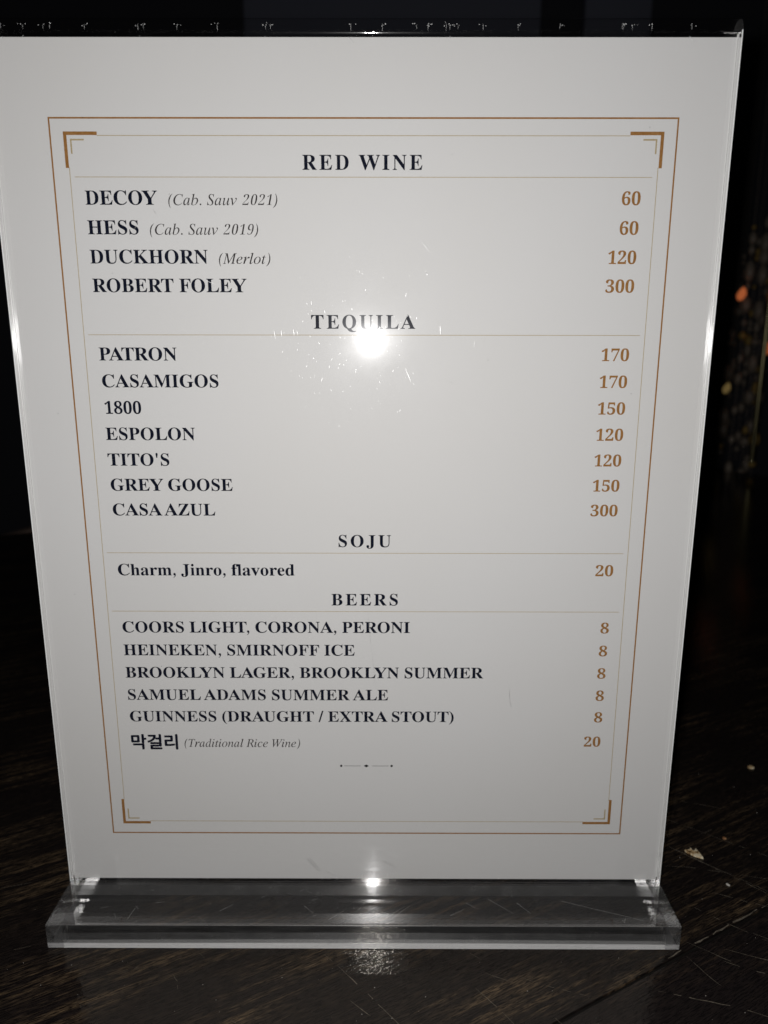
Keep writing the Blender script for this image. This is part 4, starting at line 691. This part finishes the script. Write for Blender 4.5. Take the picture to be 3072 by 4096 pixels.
    },
}
def circ(cx, cy, r, n=10):
    return [(cx + r*math.cos(2*math.pi*k/n), cy + r*math.sin(2*math.pi*k/n)) for k in range(n)]

PUNCT = {   # hand-drawn polygons, thousandths of an em
    'b': {' ': (250, []), '.': (250, [circ(125, 60, 70)]),
          ',': (250, [[(55, 70), (75, 125), (120, 140), (170, 120), (195, 60), (180, -20), (135, -90), (60, -140), (50, -118), (100, -85), (128, -40), (135, -5), (100, 5), (65, 30)]]),
          '(': (333, [[(310, 690), (180, 600), (75, 450), (45, 262), (75, 75), (180, -75), (310, -165), (318, -150), (235, -60), (185, 90), (168, 262), (185, 435), (235, 585), (318, 675)]]),
          ')': (333, [[(23, 690), (153, 600), (258, 450), (288, 262), (258, 75), (153, -75), (23, -165), (15, -150), (98, -60), (148, 90), (165, 262), (148, 435), (98, 585), (15, 675)][::-1]]),
          '/': (278, [[(-10, -20), (75, -20), (290, 690), (205, 690)]]),
          "'": (278, [[(115, 430), (165, 430), (195, 620), (185, 670), (140, 691), (95, 670), (85, 620)]])},
    'i': {' ': (250, []), '.': (250, [circ(85, 45, 55)]),
          '(': (333, [[(320, 690), (190, 590), (95, 440), (50, 262), (50, 100), (85, -60), (150, -170), (168, -160), (125, -40), (112, 100), (125, 280), (180, 450), (255, 590), (330, 675)]]),
          ')': (333, [[(10, -165), (140, -65), (235, 85), (280, 262), (280, 425), (245, 585), (180, 695), (162, 685), (205, 565), (218, 425), (205, 245), (150, 75), (75, -65), (0, -150)]])},
    'k': {' ': (300, [])},
}
KERN = {'AT': -95, 'AV': -110, 'AY': -100, 'AW': -110, 'PA': -85, 'LT': -75, 'LY': -75, 'A ': -55, ' A': -55, 'RT': -35, 'RY': -40, 'OA': -35, 'FO': -25,
        'DA': -35, 'TO': -20, 'AG': -50, 'AO': -45, 'AC': -50, 'AU': -45, 'UA': -45, 'TI': 0, 'OY': -40, 'RA': 0, 'TR': -30, 'FA': -80, 'T,': -70, 'L ': -15, 'Y ': -20, 'RO': -20}
FACE = {'bold': ('b', 0.004), 'heading': ('b', 0.003), 'italic': ('i', 0.0), 'hangul': ('k', 0.0)}
SHIFT = -1.06                    # layout heights below are measured from the sheet's own foot
YI = (T + 0.22)*MM               # the ink lies just in front of the sheet of paper
PAPER_Y = (T + 0.27)*MM

menu = bpy.data.meshes.new('menu_sheet')
bm = bmesh.new()
box(bm, -.1079, .1079, PAPER_Y, PAPER_Y + .00012, .00853, .2879)
bm.to_mesh(menu); bm.free()
menu_ob = obj('menu_sheet', menu, M_PAPER)
tag(menu_ob, 'white printed drinks menu with bronze border, standing inside the clear acrylic holder', 'menu')

def text_line(name, txt, face, x0, x1, z, cap, mat, spacing=0.0, thin=0.0, label=None):
    key, off = FACE[face]
    place = []
    pen = 0
    for i, ch in enumerate(txt):
        if i and key == 'b' and not spacing:
            pen += KERN.get(txt[i-1] + ch, 0)
        if ch in PUNCT[key]:
            adv, polys = PUNCT[key][ch]
            for p in polys:
                place.append((pen, [(x, y)*3 for x, y in p], ch, i))
        else:
            adv, s = GLYPHS[key][ch]
            for part in s.split('|'):
                v = list(map(int, part.split()))
                place.append((pen, [tuple(v[j:j+6]) for j in range(0, len(v), 6)], ch, i))
        pen += adv + spacing
    lo = min(p[2] + o for o, ps, _, _ in place for p in ps)
    hi = max(p[2] + o for o, ps, _, _ in place for p in ps)
    sx = (x1 - x0)/(hi - lo)
    sy = cap/(655.0 if key != 'k' else 850.0)
    base_y = 0
    if key == 'k':
        base_y = min(p[3] for o, ps, _, _ in place for p in ps)
        sy = cap/(max(p[3] for o, ps, _, _ in place for p in ps) - base_y)
    layers = {}
    for o, ps, ch, idx in place:
        if key == 'k':           # bold face: the strokes are laid down five times, a hair apart
            for q, (dx, dy) in enumerate(((0, 0), (-.2, .08), (.2, -.08), (.08, .19), (-.08, -.19))):
                layers.setdefault((q, False), []).append((o + dx/sx, [tuple(c + (dy/sy if n_ % 2 else 0) for n_, c in enumerate(p)) for p in ps]))
        else:
            layers.setdefault((idx % 2, key == 'i' and ch.isdigit()), []).append((o, ps))
    out = bmesh.new()
    f = lambda x, y, o: (x0 + (x + o - lo)*sx, (y - base_y)*sy, 0)
    for (par, digit), group in layers.items():
        cu = bpy.data.curves.new(name, 'CURVE')
        cu.dimensions = '2D'
        cu.fill_mode = 'BOTH'
        cu.resolution_u = 4
        for o, ps in group:
            sp = cu.splines.new('BEZIER')
            sp.bezier_points.add(len(ps) - 1)
            sp.use_cyclic_u = True
            for b, p in zip(sp.bezier_points, ps):
                b.handle_left_type = b.handle_right_type = 'FREE'
                b.handle_left = f(p[0], p[1], o); b.co = f(p[2], p[3], o); b.handle_right = f(p[4], p[5], o)
        cu.offset = (off - (0.022 if digit else 0))*cap + thin
        tmp = bpy.data.objects.new('tmp', cu)
        COL.objects.link(tmp)
        bpy.context.view_layer.update()
        me = bpy.data.meshes.new_from_object(tmp.evaluated_get(bpy.context.evaluated_depsgraph_get()))
        # from the drawing plane in mm to the upright sheet
        for v in me.vertices:
            v.co = Vector((v.co.x*MM, YI - par*0.00001, (v.co.y + z + SHIFT)*MM))
        out.from_mesh(me)
        bpy.data.objects.remove(tmp)
        bpy.data.curves.remove(cu)
        bpy.data.meshes.remove(me)
    me = mesh_of(out)
    ob = obj(name, me, mat, menu_ob)
    if label:
        ob['label'] = label
    return ob

def rects(name, rs, mat, dy=0.0, label=None):
    bm = bmesh.new()
    for x0, x1, z0, z1 in rs:
        y = YI + dy
        bm.faces.new([bm.verts.new((a*MM, y, (b + SHIFT)*MM)) for a, b in ((x0, z0), (x1, z0), (x1, z1), (x0, z1))])
    o = obj(name, mesh_of(bm), mat, menu_ob)
    if label:
        o['label'] = label
    return o

# outer border, inner hairline, corner brackets
BX0, BX1, BZ0, BZ1, BW = -92.05, 93.27, 28.62, 267.98, 0.48
rects('border', [(BX0, BX1, BZ1 - BW, BZ1), (BX0, BX1, BZ0, BZ0 + BW), (BX0, BX0 + BW, BZ0 + BW, BZ1 - BW), (BX1 - BW, BX1, BZ0 + BW, BZ1 - BW)], M_BRONZE, label='bronze outer rule')
IX0, IX1, IZ0, IZ1, IW = -86.98, 88.22, 33.62, 263.08, 0.20
BR, BT = 10.0, 0.98
rects('border', [(-78.0, 79.2, IZ1 - IW, IZ1), (-78.0, 79.2, IZ0, IZ0 + IW), (IX0, IX0 + IW, 42.4, 254.3), (IX1 - IW, IX1, 42.4, 254.3)], M_GOLD, label='pale gold inner hairline')
for cx, cz, sx, sz in ((-87.95, 264.07, 1, -1), (89.23, 264.12, -1, -1), (-87.92, 32.60, 1, 1), (89.2, 32.76, -1, 1)):
    def L(ox, oz, l, t, mat, nm):
        a = [(0, l, 0, t), (0, t, t, l)]
        rs = []
        for u0, u1, w0, w1 in a:
            xs = sorted((ox + sx*u0, ox + sx*u1)); zs = sorted((oz + sz*w0, oz + sz*w1))
            rs.append((xs[0], xs[1], zs[0], zs[1]))
        rects(nm, rs, mat)
    L(cx, cz, BR, BT, M_BRONZE, 'corner_bracket')
    L(cx + sx*1.93, cz + sz*2.0, 4.1, .45, M_GOLD, 'corner_accent')

# category headings with the hairline below each
for txt, x0, x1, z, cap, rz in (('RED WINE', -17.53, 18.13, 253.63, 4.11, 251.6), ('TEQUILA', -15.84, 16.5, 207.74, 4.11, 205.8),
                                ('SOJU', -8.2, 9.16, 137.24, 4.08, 135.1), ('BEERS', -10.86, 11.59, 116.71, 4.08, 114.5)):
    text_line('heading', txt, 'heading', x0, x1, z, cap, M_NAVY, spacing=115)
    rects('divider', [(-85.5, 86.55, rz - .09, rz + .09)], M_GOLD)

ITEMS = [   # words, right end of the words, baseline, price, left end of the price
    ('DECOY', -82.95, -61.28, 243.85, '60', 78.05), ('HESS', -82.95, -67.55, 235.45, '60', 78.0),
    ('DUCKHORN', -82.95, -46.99, 227.02, '120', 75.1), ('ROBERT FOLEY', -82.9, -35.45, 218.61, '300', 74.84),
    ('PATRON', -82.65, -58.26, 197.96, '170', 74.98), ('CASAMIGOS', -82.4, -45.59, 189.62, '170', 74.95),
    ('1800', -82.25, -70.64, 181.24, '150', 74.95), ('ESPOLON', -82.65, -53.92, 172.85, '120', 74.97),
    ("TITO'S", -82.65, -62.75, 164.5, '120', 74.93), ('GREY GOOSE', -82.38, -42.58, 156.2, '150', 74.95),
    ('CASA AZUL', -82.37, -48.66, 147.9, '300', 74.75),
    ('Charm, Jinro, flavored', -82.32, -23.13, 127.25, '20', 77.75),
    ('COORS LIGHT, CORONA, PERONI', -82.38, 15.74, 106.8, '8', 80.75), ('HEINEKEN, SMIRNOFF ICE', -82.61, -3.16, 98.42, '8', 80.75),
    ('BROOKLYN LAGER, BROOKLYN SUMMER', -82.63, 41.32, 90.08, '8', 80.75), ('SAMUEL ADAMS SUMMER ALE', -82.4, 8.39, 81.7, '8', 80.75),
    ('GUINNESS (DRAUGHT / EXTRA STOUT)', -82.35, 31.45, 73.45, '8', 80.75),
]
for txt, x0, x1, z, price, px in ITEMS:
    text_line('item_name', txt, 'bold', x0, x1, z, 3.95, M_NAVY)
    text_line('price', price, 'bold', px, 83.62, z, 3.78, M_BRONZE)
text_line('item_name', '막걸리', 'hangul', -82.41, -66.24, 62.66, 5.7, M_NAVY)
text_line('price', '20', 'bold', 77.76, 83.55, 64.03, 3.78, M_BRONZE)
for txt, x0, x1, z in (('(Cab. Sauv 2021)', -58.03, -25.29, 243.75), ('(Cab. Sauv 2019)', -64.14, -31.35, 235.35),
                       ('(Merlot)', -43.63, -27.93, 226.95), ('(Traditional Rice Wine)', -63.74, -22.78, 63.55)):
    text_line('item_note', txt, 'italic', x0, x1, z, 3.05, M_GREY)

# small ornament closing the list
bm = bmesh.new()
for cx in (-8.28, 9.71):
    bm.faces.new([bm.verts.new(((cx + .42*math.cos(t*math.pi/8))*MM, YI, (56.17 + SHIFT + .45*math.sin(t*math.pi/8))*MM)) for t in range(16)])
bm.faces.new([bm.verts.new((x*MM, YI, (z + SHIFT)*MM)) for x, z in ((-.26, 56.17), (.68, 55.62), (1.63, 56.17), (.68, 56.72))])
for x0, x1 in ((-7.24, -1.37), (2.65, 8.6)):
    bm.faces.new([bm.verts.new((a*MM, YI, (b + SHIFT)*MM)) for a, b in ((x0, 56.09), (x1, 56.09), (x1, 56.23), (x0, 56.23))])
obj('ornament', mesh_of(bm), M_BLACK, menu_ob)

# flecks of dirt on the sheet
bm = bmesh.new()
for k in range(46):
    x, z, r = random.uniform(-100, 100), random.uniform(14, 280), random.choice((.06, .08, .1, .1, .17))
    bm.faces.new([bm.verts.new(((x + r*random.uniform(.5, 1)*math.cos(t*1.257))*MM, YI - .00002, (z + r*random.uniform(.5, 1)*math.sin(t*1.257))*MM)) for t in range(5)])
tag(obj('flecks', mesh_of(bm), M_GREY, menu_ob), kind='stuff')

# ------------------------------------------------------------------ dark room behind
M_WALL = flat('charcoal_wall', (0.30, 0.315, 0.40), 0.8, 0.2)
M_WALL2 = flat('black_wall', (0.085, 0.085, 0.10), 0.8, 0.2)
bm = bmesh.new()
box(bm, -3.0, 3.0, 1.27, 1.35, -0.8, 2.2)
tag(obj('back_wall', mesh_of(bm), M_WALL2), kind='structure')
for x0, x1 in ((-.245, .28), (.357, .475)):
    bm = bmesh.new()
    box(bm, x0, x1, 1.235, 1.267, -0.78, 2.2)
    bmesh.ops.bevel(bm, geom=bm.edges[:], offset=.004, segments=2, affect='EDGES', profile=.5)
    tag(obj('wall_panel', mesh_of(bm, 30), M_WALL), 'wide dark grey wall panel behind the sign' if x0 < 0 else 'narrow dark grey wall panel behind the top right of the sign', 'wall panel')

# chair back beyond the left side of the table
M_CHAIR = flat('brown_chair_wood', (0.52, 0.38, 0.31), 0.4)
chair = empty('chair', (-.47, .712, -.785))
chair.rotation_euler = (0, 0, rad(70))
tag(chair, 'dark brown wooden chair behind the table, left of the sign', 'chair')
def bar(name, x0, x1, y0, y1, z0, z1, bev=.006):
    bm = bmesh.new()
    box(bm, x0, x1, y0, y1, z0, z1)
    bmesh.ops.bevel(bm, geom=bm.edges[:], offset=bev, segments=3, affect='EDGES', profile=.5)
    return obj(name, mesh_of(bm, 35), M_CHAIR, chair)
bar('top_rail', -.21, .21, -.012, .012, .715, .745)
for x in (-.19, .19):
    bar('leg', x - .016, x + .016, -.0118, .0118, 0, .714)
    bar('leg', x - .016, x + .016, .37, .40, 0, .42)
bar('seat', -.21, .21, .014, .41, .421, .455)
for x in (-.09, 0, .09):
    bar('slat', x - .014, x + .014, -.006, .006, .456, .714, .003)

# hanging bead strands at right, out of focus
def px_at(px, py, y):
    """point of the room at depth y seen at photo pixel (px, py)"""
    d = fwd + ((px - 1536)/2971.3)*r2 - ((py - 2048)/2971.3)*u2
    return CAM + d*((y - CAM.y)/d.y)

M_BEAD = flat('smoky_bead', (0.46, 0.38, 0.30), 0.3, 0.8, 0.12)
M_BEAD2 = flat('olive_gold_bead', (0.75, 0.50, 0.16), 0.25, 0.6, 0.2)
M_ROD = flat('brass_rod', (0.34, 0.30, 0.16), 0.28, 0.5, 0.9)
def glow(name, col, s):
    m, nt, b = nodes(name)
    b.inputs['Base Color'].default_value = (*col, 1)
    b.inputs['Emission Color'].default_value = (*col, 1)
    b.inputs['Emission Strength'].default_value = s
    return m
M_AMBER = glow('amber_glint', (1.0, 0.25, 0.08), 0.30)  # emission stands in for other lights reflected in the beads
M_YEL = glow('gold_glint', (0.9, 0.62, 0.22), 0.10)  # same stand-in glow for the gold glint

M_WIRE = flat('black_wire', (0.01, 0.01, 0.01), 0.6)

def strand(px, y, ptop, pbot, seed, label):
    rnd = random.Random(seed)
    a, b = px_at(px, ptop, y), px_at(px, pbot, y)
    ztop, zb_ = a.z, b.z
    bm = bmesh.new()
    bmesh.ops.create_cone(bm, cap_ends=True, segments=6, radius1=.0003, radius2=.0003, depth=ztop - zb_ + .9, matrix=Matrix.Translation((0, 0, .45 - (ztop - zb_)/2)))
    z = 0.01
    while z < ztop - zb_:
        r = rnd.choice((.0035, .005, .0065, .0085))
        before = set(bm.faces)
        bmesh.ops.create_icosphere(bm, subdivisions=2, radius=r, matrix=Matrix.Translation((0, 0, -z)) @ Matrix.Diagonal((1, 1, rnd.choice((1, 1.5, 1.9)), 1)))
        mi = 1 if rnd.random() < .2 else 0
        for f in bm.faces:
            if f not in before:
                f.material_index = mi
        z += r*2.2 + rnd.choice((0.002, .008, .02, .035))
    o = obj('bead_strand', mesh_of(bm), [M_BEAD, M_BEAD2])
    o.location = ((a.x + b.x)/2, y, ztop)
    tag(o, label, 'bead strand', 'bead strands hanging at right')
for args in ((2905, .98, 1310, 1850, 1, 'short bead strand nearest the right edge of the sign'),
             (2938, 1.05, 1000, 1780, 6, 'bead strand just left of the brightest amber bulb'),
             (2964, .94, 880, 1900, 2, 'bead strand passing the brightest amber bulb'),
             (2990, 1.06, 940, 1840, 7, 'bead strand just right of the brightest amber bulb'),
             (3014, .99, 860, 1960, 3, 'bead strand in the middle of the hanging beads'),
             (3040, 1.04, 820, 1900, 8, 'bead strand between the middle beads and the brass rod'),
             (3058, .93, 780, 1990, 4, 'long bead strand near the brass rod at the right edge of the photo')):
    strand(*args)
# brass rod
a, b = px_at(3066, 1150, .90), px_at(3066, 1850, .90)
bm = bmesh.new()
bmesh.ops.create_cone(bm, cap_ends=True, segments=20, radius1=.004, radius2=.004, depth=a.z - b.z, matrix=Matrix.Translation((0, 0, -(a.z - b.z)/2)))
bmesh.ops.create_cone(bm, cap_ends=True, segments=6, radius1=.0004, radius2=.0004, depth=.9, matrix=Matrix.Translation((0, 0, .45)))
o = obj('hanging_rod', mesh_of(bm, 40), M_ROD)
o.location = (px_at(3030, 1500, .90).x + .006, .90, a.z)
tag(o, 'slim olive brass rod hanging among the beads at the right edge', 'rod')
for px, py, r, mat, label in ((2968, 1175, .0065, M_AMBER, 'brightest amber glint, a glowing bead added between the bead strands'),
                              (3069, 1395, .0065, M_AMBER, 'amber glint, an added glowing bead cut by the right edge of the photo'),
                              (2908, 1552, .0055, M_YEL, 'dim gold glint, an added glowing bead low beside the edge of the sign')):
    bm = bmesh.new()  # glowing bead added in place of a reflected glint
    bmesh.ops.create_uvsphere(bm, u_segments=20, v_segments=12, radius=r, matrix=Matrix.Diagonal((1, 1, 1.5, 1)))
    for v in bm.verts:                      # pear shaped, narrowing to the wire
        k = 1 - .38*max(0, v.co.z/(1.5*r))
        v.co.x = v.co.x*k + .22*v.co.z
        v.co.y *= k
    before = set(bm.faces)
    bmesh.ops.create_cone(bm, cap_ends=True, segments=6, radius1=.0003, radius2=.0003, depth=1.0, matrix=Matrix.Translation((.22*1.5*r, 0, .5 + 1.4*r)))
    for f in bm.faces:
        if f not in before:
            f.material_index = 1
    o = obj('glint_bead', mesh_of(bm, 40), [mat, M_WIRE])
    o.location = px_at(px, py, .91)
    tag(o, label, 'fairy light', 'small glowing beads added as glints at right')
